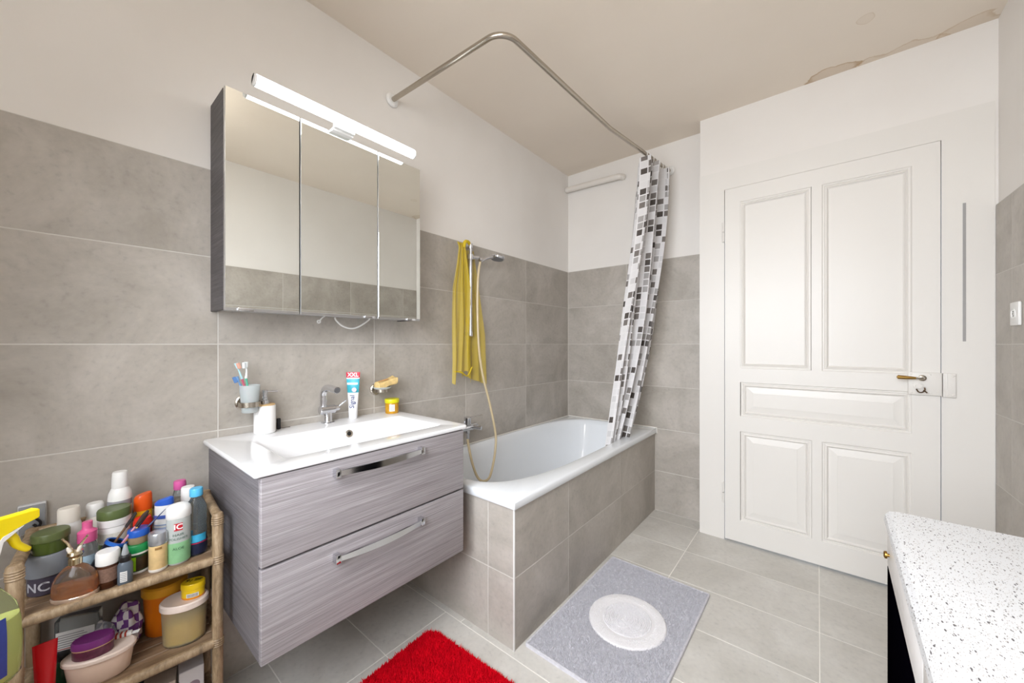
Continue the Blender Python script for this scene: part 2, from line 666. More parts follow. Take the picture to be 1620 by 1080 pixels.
ceiling = bx('ceiling', (-0.15, XR + 0.15, YR - 0.15, YB + 0.15, ZC, ZC + 0.12), ceiling_material([
    (1.70, 2.585, 0.10, 0.075, (174, 136, 84), 0.75), (1.95, 2.62, 0.16, 0.06, (188, 156, 112), 0.45), (2.17, 2.62, 0.10, 0.09, (184, 152, 106), 0.5), (1.80, 2.25, 0.03, 0.03, (196, 172, 138), 0.4)]))
struct(ceiling, 'cream painted ceiling with brown damp stains above the door', 'ceiling')

wall_left = bx('wall_left', (-0.15, -0.003, YR - 0.15, YB + 0.15, -0.12, ZC), PLASTER)
struct(wall_left, 'long wall behind vanity and tub, white above grey tiles', 'wall')
bx('grout_bed', (-0.004, -0.0008, YR, YB, 0, ROWS[-1]), GROUT, wall_left)
tiles(wall_left, 'x', 0.0, [YR, -0.2392, 0.363, 0.9636, 1.5634, 2.163, YB], ROWS)
bx('corner_joint', (-0.001, 0.0012, YB - 0.004, YB, 0.59, ROWS[-1]), SILICONE, wall_left)

wall_back = bx('wall_back', (-0.15, 1.2, YB + 0.003, YB + 0.15, -0.12, ZC), PLASTER)
struct(wall_back, 'short wall at the far end of the tub, white above grey tiles', 'wall')
bx('grout_bed', (0, 1.056, YB + 0.0008, YB + 0.004, 0, ROWS[-1]), GROUT, wall_back)
tiles(wall_back, '-y', YB, [0.0, 0.51, 1.055], ROWS)

# door wall with its opening, standing a little forward of the tub wall
dw = nb()
box(dw, 1.057, 1.19, YD, YB + 0.15, -0.12, ZC)
box(dw, 2.088, XR + 0.15, YD, YB + 0.15, -0.12, ZC)
box(dw, 1.19, 2.088, YD, YB + 0.15, 2.15, ZC)
wall_door = struct(obj('wall_door', dw, PLASTER), 'white plastered wall round the panelled door', 'wall')

wall_right = bx('wall_right', (XR + 0.001, XR + 0.15, YR - 0.15, YB + 0.15, -0.12, ZC), PLASTER)
struct(wall_right, 'right wall with switch, white above grey tiles', 'wall')
bx('grout_bed', (XR - 0.0072, XR + 0.003, YR, 2.604, 0, ROWS[-1]), GROUT, wall_right)
tiles(wall_right, '-x', XR - 0.008, [YR, 0.03, 0.63, 1.23, 1.83, 2.43, 2.606], ROWS)

# wall behind the camera with the assumed window that lights the room
wr = nb()
WX0, WX1, WZ0, WZ1 = 0.62, 1.88, 0.86, 2.14
box(wr, -0.15, WX0, YR - 0.25, YR, -0.12, ZC)
box(wr, WX1, XR + 0.15, YR - 0.25, YR, -0.12, ZC)
box(wr, WX0, WX1, YR - 0.25, YR, -0.12, WZ0)
box(wr, WX0, WX1, YR - 0.25, YR, WZ1, ZC)
wall_rear = struct(obj('wall_rear', wr, PLASTER), 'white wall behind the viewer with an assumed wide window', 'wall')
win = thing('assumed_window', 'assumed wide white window, unseen, lighting the room from behind the viewer', 'window', (0, 0, 0), kind='structure')
fb = nb()
yy0, yy1 = YR - 0.16, YR - 0.10
box(fb, WX0, WX0 + 0.06, yy0, yy1, WZ0, WZ1, 0.004)
box(fb, WX1 - 0.06, WX1, yy0, yy1, WZ0, WZ1, 0.004)
box(fb, WX0 + 0.06, WX1 - 0.06, yy0, yy1, WZ0, WZ0 + 0.06, 0.004)
box(fb, WX0 + 0.06, WX1 - 0.06, yy0, yy1, WZ1 - 0.06, WZ1, 0.004)
box(fb, 1.22, 1.28, yy0, yy1, WZ0 + 0.06, WZ1 - 0.06, 0.004)
obj('window_frame', fb, WHITEPL, win)
GLASS = mat('window_glass', (240, 244, 245), 0.02, trans=1.0, noise=0.0)
for (a, b_) in ((WX0 + 0.06, 1.22), (1.28, WX1 - 0.06)):
    bx('pane', (a, b_, YR - 0.135, YR - 0.129, WZ0 + 0.06, WZ1 - 0.06), GLASS, win)
bx('window_sill', (WX0 - 0.03, WX1 + 0.03, YR - 0.1, YR + 0.05, WZ0 - 0.03, WZ0), WHITEPL, win, bev=0.004)

# ------------------------------------------------------------------ door casing and door
casing = thing('trim_1', 'flat white casing boards framing the panelled door', 'door casing', kind='structure')
bx('casing_board', (1.055, 1.1945, YD - 0.006, YD + 0.001, 0, 2.1465), DOORPAINT, casing)
bx('casing_board', (2.0835, XR - 0.009, YD - 0.006, YD + 0.001, 0, 2.1465), DOORPAINT, casing)
bx('casing_board', (1.055, XR - 0.009, YD - 0.006, YD + 0.001, 2.1465, 2.266), DOORPAINT, casing)

DX0, DX1, DZ0, DZ1 = 1.1985, 2.0800, 0.012, 2.1435
YF = YD - 0.011                       # front face of the leaf
door = thing('door_1', 'white panelled door with brass lever and surface lock', 'door', (0, 0, 0), kind='structure')
P_UP = [(1.276, 1.611, 1.055, 2.055), (1.656, 1.988, 1.055, 2.055)]
P_MID = [(1.282, 1.989, 0.768, 0.972)]
P_LOW = [(1.281, 1.614, 0.142, 0.677), (1.656, 1.989, 0.142, 0.677)]

def frame_piece(name, x0, x1, z0, z1):
    return bx(name, (x0, x1, YF, YF + 0.034, z0, z1), DOORPAINT, door)
frame_piece('stile', DX0, 1.279, DZ0, DZ1)
frame_piece('stile', 1.9885, DX1, DZ0, DZ1)
frame_piece('rail', 1.279, 1.9885, 2.055, DZ1)
frame_piece('rail', 1.279, 1.9885, 0.972, 1.055)
frame_piece('rail', 1.279, 1.9885, 0.677, 0.768)
frame_piece('rail', 1.279, 1.9885, DZ0, 0.142)
frame_piece('muntin', 1.6125, 1.656, 1.055, 2.055)
frame_piece('muntin', 1.6145, 1.656, 0.142, 0.677)

def panel(x0, x1, z0, z1, raised):
    """stepped moulding running down to a panel; raised ones rise to a bevelled field"""
    bm = nb()
    steps = [(0.0, 0.0), (0.004, 0.005), (0.010, 0.005), (0.012, 0.009), (0.021, 0.004), (0.025, 0.010), (0.029, 0.013)]
    if raised:
        steps += [(0.062, 0.008), (0.0625, 0.0055)]
    rows = []
    for (i, d) in steps:
        rows.append([bm.verts.new((x, YF + d, z)) for x, z in ((x0 + i, z0 + i), (x1 - i, z0 + i), (x1 - i, z1 - i), (x0 + i, z1 - i))])
    for a, b in zip(rows[:-1], rows[1:]):
        for i in range(4):
            j = (i + 1) % 4
            bm.faces.new((a[i], a[j], b[j], b[i]))
    bm.faces.new(rows[-1])
    o = obj('panel', bm, DOORPAINT, door, sharp=12)
    return o
for p in P_UP:
    panel(*p, False)
for p in P_MID + P_LOW:
    panel(*p, True)
bx('back_board', (DX0 + 0.005, DX1 - 0.005, YF + 0.034, YF + 0.042, DZ0, DZ1), DOORPAINT, door)
for z in (1.885, 0.292):
    h = nb()
    cyl(h, (1.1905, YF - 0.004, z - 0.06), (1.1905, YF - 0.004, z - 0.002), 0.007, 14, bev=0.001)
    cyl(h, (1.1905, YF - 0.004, z + 0.002), (1.1905, YF - 0.004, z + 0.06), 0.007, 14, bev=0.001)
    obj('hinge', h, DOORPAINT, door)
lock = bx('lock_case', (1.974, 2.082, YF - 0.016, YF, 0.960, 1.066), DOORPAINT, door, bev=0.002)
sp_ = nb()
for (x, z) in ((1.984, 1.057), (2.045, 1.057), (1.984, 0.970), (2.045, 0.970)):
    lathe(sp_, [(0.0045, 0), (0.0035, 0.0018), (0, 0.0026)], n=12, M=Matrix.Translation((x, YF - 0.016, z)) @ Matrix.Rotation(PI / 2, 4, 'X'))
obj('screw_heads', sp_, DOORPAINT, lock)
esc = nb()
lathe(esc, [(0.014, 0), (0.014, 0.003), (0.009, 0.006), (0, 0.006)], n=24, M=Matrix.Translation((2.020, YF - 0.016, 1.040)) @ Matrix.Rotation(PI / 2, 4, 'X'))
obj('rosette', esc, STEEL, lock)
lv = nb()
lp = smooth_path([(2.020, YF - 0.02, 1.040), (2.020, YF - 0.045, 1.040), (2.010, YF - 0.056, 1.0405), (1.992, YF - 0.058, 1.041)], 6)
tube(lv, lp, 0.005, 12)
obj('lever_neck', lv, STEEL, lock)
lg = nb()
tube(lg, [(1.994, YF - 0.058, 1.041), (1.985, YF - 0.058, 1.0413), (1.96, YF - 0.057, 1.042), (1.935, YF - 0.055, 1.043), (1.931, YF - 0.055, 1.043)], 0.008, 16,
     rfn=lambda t: (0.0055, 0.0065, 0.0085, 0.0095, 0.0035)[int(round(t * 4))])
obj('lever_grip', lg, BRASS, lock)
kn = nb()
lathe(kn, [(0.018, 0), (0.018, 0.006), (0.012, 0.008), (0.011, 0.012), (0, 0.013)], n=26, M=Matrix.Translation((2.008, YF - 0.016, 1.002)) @ Matrix.Rotation(PI / 2, 4, 'X'))
obj('thumb_turn', kn, DOORPAINT, lock)
ky = nb()
tube(ky, smooth_path([(2.000, YF - 0.024, 0.988), (2.006, YF - 0.030, 0.975), (2.018, YF - 0.030, 0.974), (2.027, YF - 0.026, 0.985), (2.026, YF - 0.024, 0.996)], 6), 0.0028, 10)
tube(ky, [(2.022, YF - 0.028, 0.985), (2.034, YF - 0.03, 0.972)], 0.0028, 10)
obj('key_bow', ky, mat('worn_iron', (92, 74, 58), 0.5, metal=0.8, noise=0.3), lock)
kp = bx('lock_keeper', (2.0865, 2.126, YD - 0.020, YD - 0.006, 0.955, 1.065), DOORPAINT, casing, bev=0.002)
kb = nb()
for z in (1.054, 0.967):
    lathe(kb, [(0.0055, 0), (0.004, 0.0025), (0, 0.0032)], n=12, M=Matrix.Translation((2.117, YD - 0.020, z)) @ Matrix.Rotation(PI / 2, 4, 'X'))
box(kb, 2.090, 2.0925, YD - 0.0225, YD - 0.0195, 0.957, 1.063, 0.0008)
box(kb, 2.0985, 2.101, YD - 0.0225, YD - 0.0195, 0.957, 1.063, 0.0008)
obj('keeper_bolts', kb, DOORPAINT, kp)

bm = nb()
box(bm, 2.1480, 2.1575, YD - 0.0075, YD - 0.006, 1.212, 1.838)
tag(obj('tape_strip', bm, mat('grey_tape', (160, 158, 156), 0.55, noise=0.06)), 'grey adhesive tape strip stuck vertically on the right door casing', 'tape')

sw = thing('wall_socket', 'small white wall socket on the right tiled wall', 'socket', (XR - 0.008, 2.372, 1.318))
bx('cover_plate', (-0.010, 0.0, -0.040, 0.040, -0.046, 0.046), WHITEPL, sw, bev=0.004)
s2 = nb()
lathe(s2, [(0.020, 0), (0.020, 0.002), (0.017, 0.003), (0.016, 0.001), (0, 0.001)], n=24, M=Matrix.Translation((-0.010, 0, 0)) @ Matrix.Rotation(-PI / 2, 4, 'Y'))
so = obj('socket_insert', s2, WHITEPL, sw)
s3 = nb()
for dz in (-0.008, 0, 0.008):
    cyl(s3, (-0.0122, (0.004 if dz == 0 else 0), dz), (-0.0110, (0.004 if dz == 0 else 0), dz), 0.0022, 10)
obj('pin_holes', s3, BLACKPL, so)

# added fill light shaped as a globe pendant, unseen above the viewer
cl = thing('fill_pendant', 'added white globe fill light, unseen, hanging above the viewer', 'lamp', (1.38, 0.26, ZC))
obj('ceiling_rose', lathe(nb(), [(0, 0), (0.05, 0), (0.05, -0.012), (0.03, -0.03), (0, -0.032)], n=32), WHITEPL, cl)
obj('cord', cyl(nb(), (0, 0, -0.03), (0, 0, -0.24), 0.004, 12), WHITEPL, cl)
obj('globe', lathe(nb(), [(0.03, -0.235)] + [(0.12 * math.sin(a), -0.35 + 0.12 * math.cos(a)) for a in [0.28 + (PI - 0.28) * k / 20 for k in range(20)]] + [(0, -0.47)], n=40), mat('fill_globe', (246, 244, 238), 0.4, emit=(255, 251, 246), estr=17.0), cl)

# ------------------------------------------------------------------ bathtub and its tiled surround
TX, TY = 0.726, 1.130
surround = thing('tub_surround', 'grey tiled boxing around the white bathtub', 'tub surround', (0, 0, 0), kind='structure')
sb = nb()
box(sb, 0.0005, TX - 0.0028, TY + 0.0028, TY + 0.05, 0.0, 0.556)
box(sb, TX - 0.05, TX - 0.0028, TY + 0.05, YB - 0.001, 0.0, 0.556)
obj('grout_core', sb, GROUT, surround)
tiles(surround, '-y', TY + 0.002, [0.001, 0.585, TX - 0.003], [0.0, 0.284, 0.556])
tiles(surround, 'x', TX - 0.002, [TY + 0.006, 1.542, 2.142, YB - 0.002], [0.0, 0.284, 0.556])
bx('corner_profile', (TX - 0.007, TX - 0.0005, TY + 0.0005, TY + 0.007, 0.0, 0.556), mat('profile_trim', (222, 220, 216), 0.5), surround, bev=0.001)

tub = thing('bathtub', 'white enamelled built-in bathtub with rounded opening', 'bathtub', (0, 0, 0))
ZT = 0.594
bm = nb()
n = 96
X0, X1, Y0_, Y1_ = 0.004, 0.738, TY - 0.012, YB - 0.002
ocx, ocy, orx, ory = 0.342, 1.945, 0.322, 0.775

def sup(a, rx, ry, p):
    c, s = math.cos(a), math.sin(a)
    e = 2.0 / p
    return ocx + rx * math.copysign(abs(c) ** e, c), ocy + ry * math.copysign(abs(s) ** e, s)

def rect_pt(a):
    """rounded rectangle of the rim sampled by the same angle"""
    x, y = sup(a, 1.0, 1.0, 2.0)
    cx, cy = (X0 + X1) / 2, (Y0_ + Y1_) / 2
    hx, hy = (X1 - X0) / 2, (Y1_ - Y0_) / 2
    dx, dy = (x - ocx) * orx, (y - ocy) * ory
    k = min(hx / abs(dx) if abs(dx) > 1e-9 else 1e9, hy / abs(dy) if abs(dy) > 1e-9 else 1e9)
    return cx + dx * k, cy + dy * k
# angles, forced through the four corners of the rim
angs = sorted(set([2 * PI * i / n for i in range(n)]))
corner = [math.atan2(sy_ * (Y1_ - Y0_) / 2 / ory, sx_ * (X1 - X0) / 2 / orx) % (2 * PI) for sx_ in (-1, 1) for sy_ in (-1, 1)]
for c in corner:
    k = min(range(len(angs)), key=lambda i: abs(angs[i] - c))
    angs[k] = c
rows = []
def add_row(f):
    rows.append([bm.verts.new(f(a)) for a in angs])
def rim(inset, z):
    def f(a):
        x, y = rect_pt(a)
        return Vector((min(max(x, X0 + inset), X1 - inset), min(max(y, Y0_ + inset), Y1_ - inset), z))
    return f
def bowl(srx, sry, z, p, dy=0.0, dx=0.0):
    def f(a):
        x, y = sup(a, srx, sry, p)
        return Vector((x + dx, y + dy, z))
    return f
add_row(rim(0.012, 0.5585))
add_row(rim(0.002, 0.5585))
add_row(rim(0.0, 0.561))
add_row(rim(0.0, ZT - 0.010))
add_row(rim(0.003, ZT - 0.003))
add_row(rim(0.010, ZT))
add_row(bowl(orx + 0.004, ory + 0.004, ZT, 3.2))
add_row(bowl(orx, ory, ZT - 0.001, 3.2))
add_row(bowl(orx - 0.008, ory - 0.008, ZT - 0.008, 3.2))
add_row(bowl(orx - 0.016, ory - 0.020, ZT - 0.04, 3.1))
add_row(bowl(orx - 0.040, ory - 0.075, ZT - 0.18, 3.0))
add_row(bowl(orx - 0.065, ory - 0.14, ZT - 0.32, 2.9))
add_row(bowl(orx - 0.095, ory - 0.19, ZT - 0.39, 2.8))
add_row(bowl(orx - 0.15, ory - 0.26, ZT - 0.42, 2.6))
add_row(bowl(0.05, 0.2, ZT - 0.425, 2.3))
for a, b in zip(rows[:-1], rows[1:]):
    for i in range(len(angs)):
        j = (i + 1) % len(angs)
        bm.faces.new((a[i], a[j], b[j], b[i]))
bm.faces.new(rows[-1])
obj('tub_shell', bm, ENAMEL, tub, sharp=50)
bm = nb()
tube(bm, [(0.0055, TY, ZT + 0.001), (0.0055, YB - 0.005, ZT + 0.001), (X1, YB - 0.005, ZT + 0.001)], 0.0045, 8)
tube(bm, [(X1 + 0.001, YB - 0.004, ZT + 0.003), (X1 + 0.001, YB - 0.004, 0.556)], 0.003, 8)
obj('sealant', bm, SILICONE, tub)

# ------------------------------------------------------------------ vanity
van = thing('vanity_cabinet', 'wall-hung grey wood-grain vanity cabinet with two drawers', 'cabinet', (0, 0, 0))
VY0, VY1, VZ0, VZ1 = 0.337, 1.054, 0.361, 0.853
cb = nb()
box(cb, 0.0, 0.500, VY0, VY0 + 0.016, VZ0, VZ1, 0.001, 1)
box(cb, 0.0, 0.500, VY1 - 0.016, VY1, VZ0, VZ1, 0.001, 1)
box(cb, 0.0, 0.495, VY0 + 0.016, VY1 - 0.016, VZ0, VZ0 + 0.016)
box(cb, 0.0, 0.02, VY0 + 0.016, VY1 - 0.016, VZ0 + 0.016, VZ1)
box(cb, 0.47, 0.495, VY0 + 0.016, VY1 - 0.016, VZ0 + 0.24, VZ0 + 0.26)
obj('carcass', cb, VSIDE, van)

def drawer(z0, z1):
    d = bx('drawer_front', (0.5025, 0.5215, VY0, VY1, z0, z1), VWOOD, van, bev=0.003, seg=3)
    zc = {True: 0.8165, False: 0.563}[z0 > 0.5]
    ya, yb = 0.524, 0.841
    m = nb()
    # the bow of the handle: a flat bar arching away from the front
    pts = []
    for i in range(25):
        t = i / 24
        pts.append((0.541 + 0.016 * math.sin(PI * t), ya + (yb - ya) * t))
    vs = []
    for k, (x, y) in enumerate(pts):
        th = 0.0075 + 0.004 * math.sin(PI * k / 24)
        vs.append([m.verts.new((x - 0.0025, y, zc - th)), m.verts.new((x + 0.0025, y, zc - th + 0.001)), m.verts.new((x + 0.0025, y, zc + th - 0.001)), m.verts.new((x - 0.0025, y, zc + th))])
    for a, b in zip(vs[:-1], vs[1:]):
        for i in range(4):
            j = (i + 1) % 4
            m.faces.new((a[i], a[j], b[j], b[i]))
    m.faces.new(vs[0][::-1])
    m.faces.new(vs[-1])
    for y in (ya, yb):
        s = 1 if y == ya else -1
        box(m, 0.5215, 0.546, min(y - 0.002 * s, y + 0.014 * s), max(y - 0.002 * s, y + 0.014 * s), zc - 0.0125, zc + 0.0125, 0.0015)
    obj('handle', m, CHROME, d)
drawer(0.6145, 0.850)
drawer(VZ0 - 0.002, 0.608)

# washbasin slab with rectangular bowl
basin = thing('washbasin', 'white ceramic washbasin slab with shallow rectangular bowl', 'basin', (0, 0, 0))
BY0, BY1, BX1, BZ = 0.320, 1.070, 0.527, 0.870
bm = nb()
def rrect(x0, x1, y0, y1, r, z, n=6):
    pts = []
    for (cx, cy, a0) in ((x1 - r, y1 - r, 0), (x0 + r, y1 - r, PI / 2), (x0 + r, y0 + r, PI), (x1 - r, y0 + r, 1.5 * PI)):
        for k in range(n + 1):
            a = a0 + PI / 2 * k / n
            pts.append(bm.verts.new((cx + r * math.cos(a), cy + r * math.sin(a), z)))
    return pts
R = []
R.append(rrect(0.006, BX1 - 0.008, BY0 + 0.008, BY1 - 0.008, 0.006, BZ - 0.0165))
R.append(rrect(0.002, BX1 - 0.002, BY0 + 0.002, BY1 - 0.002, 0.008, BZ - 0.0155))
R.append(rrect(0.001, BX1, BY0, BY1, 0.010, BZ - 0.012))
R.append(rrect(0.001, BX1, BY0, BY1, 0.010, BZ - 0.004))
R.append(rrect(0.002, BX1 - 0.003, BY0 + 0.003, BY1 - 0.003, 0.010, BZ))
R.append(rrect(0.006, BX1 - 0.010, BY0 + 0.010, BY1 - 0.010, 0.010, BZ))
R.append(rrect(0.138, 0.452, 0.420, 1.006, 0.020, BZ - 0.0005))
R.append(rrect(0.142, 0.448, 0.424, 1.002, 0.020, BZ - 0.002))
R.append(rrect(0.147, 0.440, 0.434, 0.992, 0.022, BZ - 0.010))
R.append(rrect(0.160, 0.415, 0.475, 0.951, 0.030, BZ - 0.055))
R.append(rrect(0.175, 0.370, 0.540, 0.890, 0.045, BZ - 0.088))
R.append(rrect(0.210, 0.320, 0.620, 0.800, 0.045, BZ - 0.097))
for a, b in zip(R[:-1], R[1:]):
    for i in range(len(a)):
        j = (i + 1) % len(a)
        bm.faces.new((a[i], a[j], b[j], b[i]))
bm.faces.new(R[-1])
obj('basin_slab', bm, CERAMIC, basin, sharp=40)
ov = nb()
Mo = Matrix.Translation((0.1565, 0.760, BZ - 0.036)) @ Matrix.Rotation(math.radians(73), 4, 'Y')
lathe(ov, [(0.0150, -0.006), (0.0150, 0.001), (0.0135, 0.0025), (0.0085, 0.0015), (0.0085, -0.005)], n=28, M=Mo)
ovo = obj('overflow_ring', ov, STEEL, basin)
oh = nb()
lathe(oh, [(0.0086, 0.0012), (0, 0.0012)], n=24, M=Mo)
obj('overflow_hole', oh, mat('dark_hole', (20, 18, 16), 0.6), ovo)
dr = nb()
lathe(dr, [(0.030, 0), (0.028, 0.003), (0.020, 0.003), (0.018, 0.006), (0, 0.007)], n=28, M=Matrix.Translation((0.265, 0.71, BZ - 0.0972)))
obj('drain_plug', dr, CHROME, basin)

# ------------------------------------------------------------------ basin tap
tap = thing('basin_tap', 'chrome single-lever basin tap with angled spout', 'tap', (0.045, 0.725, BZ))
m = nb()
lathe(m, [(0, 0), (0.026, 0), (0.026, 0.003), (0.018, 0.005), (0.016, 0.010), (0.0155, 0.05), (0, 0.05)], n=28)
obj('base', m, CHROME, tap)
m = nb()
cyl(m, (0.0, -0.034, 0.055), (0.0, 0.030, 0.055), 0.0185, 28, bev=0.003)
obj('cartridge_barrel', m, CHROME, tap)
m = nb()
tube(m, smooth_path([(0.0, -0.018, 0.066), (0.0, -0.018, 0.105), (0.002, -0.018, 0.125), (0.014, -0.0175, 0.143), (0.034, -0.017, 0.150), (0.065, -0.016, 0.150), (0.112, -0.014, 0.145)], 8), 0.0135, 20)
sp = obj('spout', m, CHROME, tap)
m = nb()
lathe(m, [(0.0108, 0.0), (0.0108, 0.0012), (0.004, 0.0005), (0, 0.0005)], n=20, M=Matrix.Translation((0.1125, -0.0138, 0.1449)) @ Matrix.Rotation(math.radians(92), 4, 'Y'))
obj('aerator', m, mat('aerator_grey', (110, 110, 112), 0.4, metal=0.5), sp)
m = nb()
cyl(m, (0.0, 0.030, 0.056), (0.006, 0.047, 0.058), 0.013, 20, r1=0.011, bev=0.002)
tube(m, [(0.004, 0.043, 0.062), (0.014, 0.058, 0.078), (0.022, 0.066, 0.088)], 0.004, 12)
obj('lever', m, CHROME, tap)

# ------------------------------------------------------------------ tumbler holder, toothbrushes, soap dispenser
FROST = mat('frosted_glass', (236, 242, 242), 0.45, trans=0.6, noise=0.02)
BR = STEEL
th = thing('tumbler_holder', 'brushed steel wall ring holding the frosted toothbrush tumbler', 'holder', (0.0, 0.440, 0.985))
m = nb()
lathe(m, [(0.0, 0), (0.029, 0), (0.029, 0.006), (0.024, 0.010), (0.0, 0.011)], n=32, M=Matrix.Rotation(PI / 2, 4, 'Y'))
obj('wall_disc', m, BR, th)
m = nb()
cyl(m, (0.008, 0, 0), (0.036, 0, 0), 0.008, 16)
obj('arm', m, BR, th)
m = nb()
lathe(m, [(0.0315, -0.009), (0.0335, -0.009), (0.0335, 0.009), (0.0315, 0.009), (0.0315, -0.009)], n=36, cx=0.066)
obj('ring', m, BR, th)
tm = thing('tumbler', 'frosted glass toothbrush tumbler in the steel wall ring', 'tumbler', (0.066, 0.440, 0.9555))
m = nb()
lathe(m, [(0, 0.0), (0.025, 0.0), (0.027, 0.004), (0.0345, 0.098), (0.0325, 0.098), (0.0255, 0.008), (0, 0.008)], n=36, fn=lambda c: Vector((c.x * 0.91, c.y * 0.91, c.z)))
obj('glass_cup', m, FROST, tm)

def brush(label, base, top, shaft, head_m, bristle_m, face, kind=0):
    """toothbrush leaning from base (in the cup) to top; face = direction the bristles point"""
    b0, b1 = Vector(base), Vector(top)
    t = thing('toothbrush', label, 'toothbrush', base)
    d = b1 - b0
    L = d.length
    dn = d.normalized()
    f = Vector(face)
    f = (f - dn * f.dot(dn)).normalized()
    def at(s, o):
        return dn * (s * L) + f * o
    m = nb()
    tube(m, smooth_path([at(0, 0), at(0.25, 0.001), at(0.5, -0.002), at(0.66, 0.003 if kind else -0.001)], 6), 0.004, 10, rfn=lambda q: 0.0042 + 0.0012 * math.sin(q * 6))
    obj('handle', m, shaft, t)
    m = nb()
    tube(m, smooth_path([at(0.66, 0.003 if kind else -0.001), at(0.78, 0.0), at(0.88, 0.0), at(1.0, 0.0)], 6), 0.004, 10, rfn=lambda q: 0.0045 - 0.002 * math.sin(q * 3.0) + (0.002 if q > 0.7 else 0))
    obj('neck', m, head_m, t)
    m = nb()
    side = dn.cross(f)
    q = Matrix((side, dn, f)).transposed().to_4x4()
    q.translation = at(0.93, 0.003)
    box(m, -0.0045, 0.0045, -0.010, 0.011, 0.0, 0.010, 0.001, 1)
    for v in m.verts:
        v.co = q @ v.co
    obj('bristles', m, bristle_m, t)
    return t
brush('toothbrush with pale blue head and red-banded bristles in the frosted tumbler', (0.068, 0.452, 0.9645), (0.050, 0.403, 1.133), mat('pink_plastic', (206, 98, 120), 0.35), mat('aqua_plastic', (178, 216, 222), 0.35), mat('red_band_bristles', (224, 170, 150), 0.8), (1, 0.4, 0.1))
brush('curved white toothbrush with green handle in the frosted tumbler', (0.060, 0.436, 0.9645), (0.062, 0.430, 1.136), mat('mint_plastic', (96, 190, 160), 0.35), mat('white_gloss', (238, 242, 242), 0.3), mat('pale_bristles', (224, 230, 232), 0.8), (0.6, -1, 0), 1)
brush('slim blue interdental toothbrush in the frosted tumbler', (0.055, 0.446, 0.9645), (0.062, 0.402, 1.085), mat('blue_plastic', (64, 110, 170), 0.35), mat('blue_plastic_light', (120, 160, 205), 0.35), mat('blue_bristles', (90, 130, 185), 0.8), (0, -1, 0))

sd = thing('soap_dispenser', 'white cylindrical soap dispenser with chrome pump on the basin', 'dispenser', (0.050, 0.492, BZ))
m = nb()
lathe(m, [(0, 0), (0.031, 0), (0.0345, 0.004), (0.0345, 0.100), (0.033, 0.103), (0, 0.103)], n=40)
obj('bottle_body', m, mat('matt_white', (240, 239, 237), 0.45, noise=0.01), sd)
m = nb()
lathe(m, [(0.033, 0.103), (0.0335, 0.106), (0.031, 0.1075), (0, 0.1075)], n=36)
obj('bamboo_collar', m, mat('bamboo', (206, 172, 122), 0.5, noise=0.15, nscale=60), sd)
m = nb()
lathe(m, [(0.0145, 0.1075), (0.0145, 0.121), (0.010, 0.123), (0.010, 0.132), (0.0085, 0.133), (0.0085, 0.140), (0.0095, 0.141), (0.0095, 0.158), (0.008, 0.160), (0, 0.160)], n=26)
tube(m, [(0.0, 0.0, 0.153), (0.006, 0.028, 0.153), (0.008, 0.040, 0.1525)], 0.003, 10)
obj('pump', m, CHROME, sd)
pl = thing('charger_plug', 'small black plug lying behind the soap dispenser', 'plug', (0.020, 0.548, BZ))
bx('plug_body', (-0.006, 0.006, -0.006, 0.006, 0.0, 0.042), BLACKPL, pl, bev=0.002)
m = nb()
tube(m, smooth_path([(0.0, 0.004, 0.006), (0.006, 0.016, 0.003), (0.0, 0.028, 0.003), (0.004, 0.04, 0.003)], 6), 0.0015, 8)
obj('cord', m, mat('grey_cord', (120, 112, 108), 0.5), pl)

# ------------------------------------------------------------------ toothpaste tube standing on its cap
tp = thing('toothpaste_tube', 'white and turquoise toothpaste tube standing on its cap', 'toothpaste', (0.040, 0.838, BZ), rz=math.radians(-42))
# local +x faces the viewer
H = 0.205
def tube_section(z):
    t = min(max((z - 0.030) / (H - 0.030), 0), 1)
    w_ = 0.0185 + 0.0105 * t
    d_ = 0.0185 * (1 - t) + 0.0012
    return d_, w_
def tube_shell(z0, z1, off, n=36, k=12, arc=None):
    bm = nb()
    rows = []
    for j in range(k + 1):
        z = z0 + (z1 - z0) * j / k
        d_, w_ = tube_section(z)
        if arc:
            rows.append([bm.verts.new(((d_ + off) * math.cos(a), (w_ + off) * math.sin(a), z)) for a in [arc[0] + (arc[1] - arc[0]) * i / n for i in range(n + 1)]])
        else:
            rows.append([bm.verts.new(((d_ + off) * math.cos(2 * PI * i / n), (w_ + off) * math.sin(2 * PI * i / n), z)) for i in range(n)])
    for a, b in zip(rows[:-1], rows[1:]):
        for i in range(len(a) if not arc else n):
            j = (i + 1) % len(a)
            bm.faces.new((a[i], a[j], b[j], b[i]))
    if not arc:
        bm.faces.new(rows[-1])
        bm.faces.new(rows[0][::-1])
    return bm
obj('tube_body', tube_shell(0.026, H, 0.0), mat('tube_white', (240, 240, 242), 0.3, noise=0.01), tp)
m = nb()
lathe(m, [(0, 0), (0.0165, 0), (0.0175, 0.002), (0.0185, 0.026), (0, 0.026)], n=32)
obj('cap', m, mat('tube_white', (240, 240, 242), 0.3), tp)
obj('printed_band', tube_shell(H - 0.024, H + 0.0002, 0.0005, arc=(-1.57, 1.57)), mat('tube_red', (206, 30, 58), 0.35), tp)
teal = nb()
obj('printed_field', tube_shell(0.115, H - 0.0295, 0.0004, arc=(-1.57, 1.57)), mat('tube_teal', (66, 178, 196), 0.35, noise=0.25, nscale=60), tp)
TW = mat('print_white', (244, 244, 244), 0.4, noise=0.0)
NAVY = mat('print_navy', (28, 44, 112), 0.4, noise=0.0)
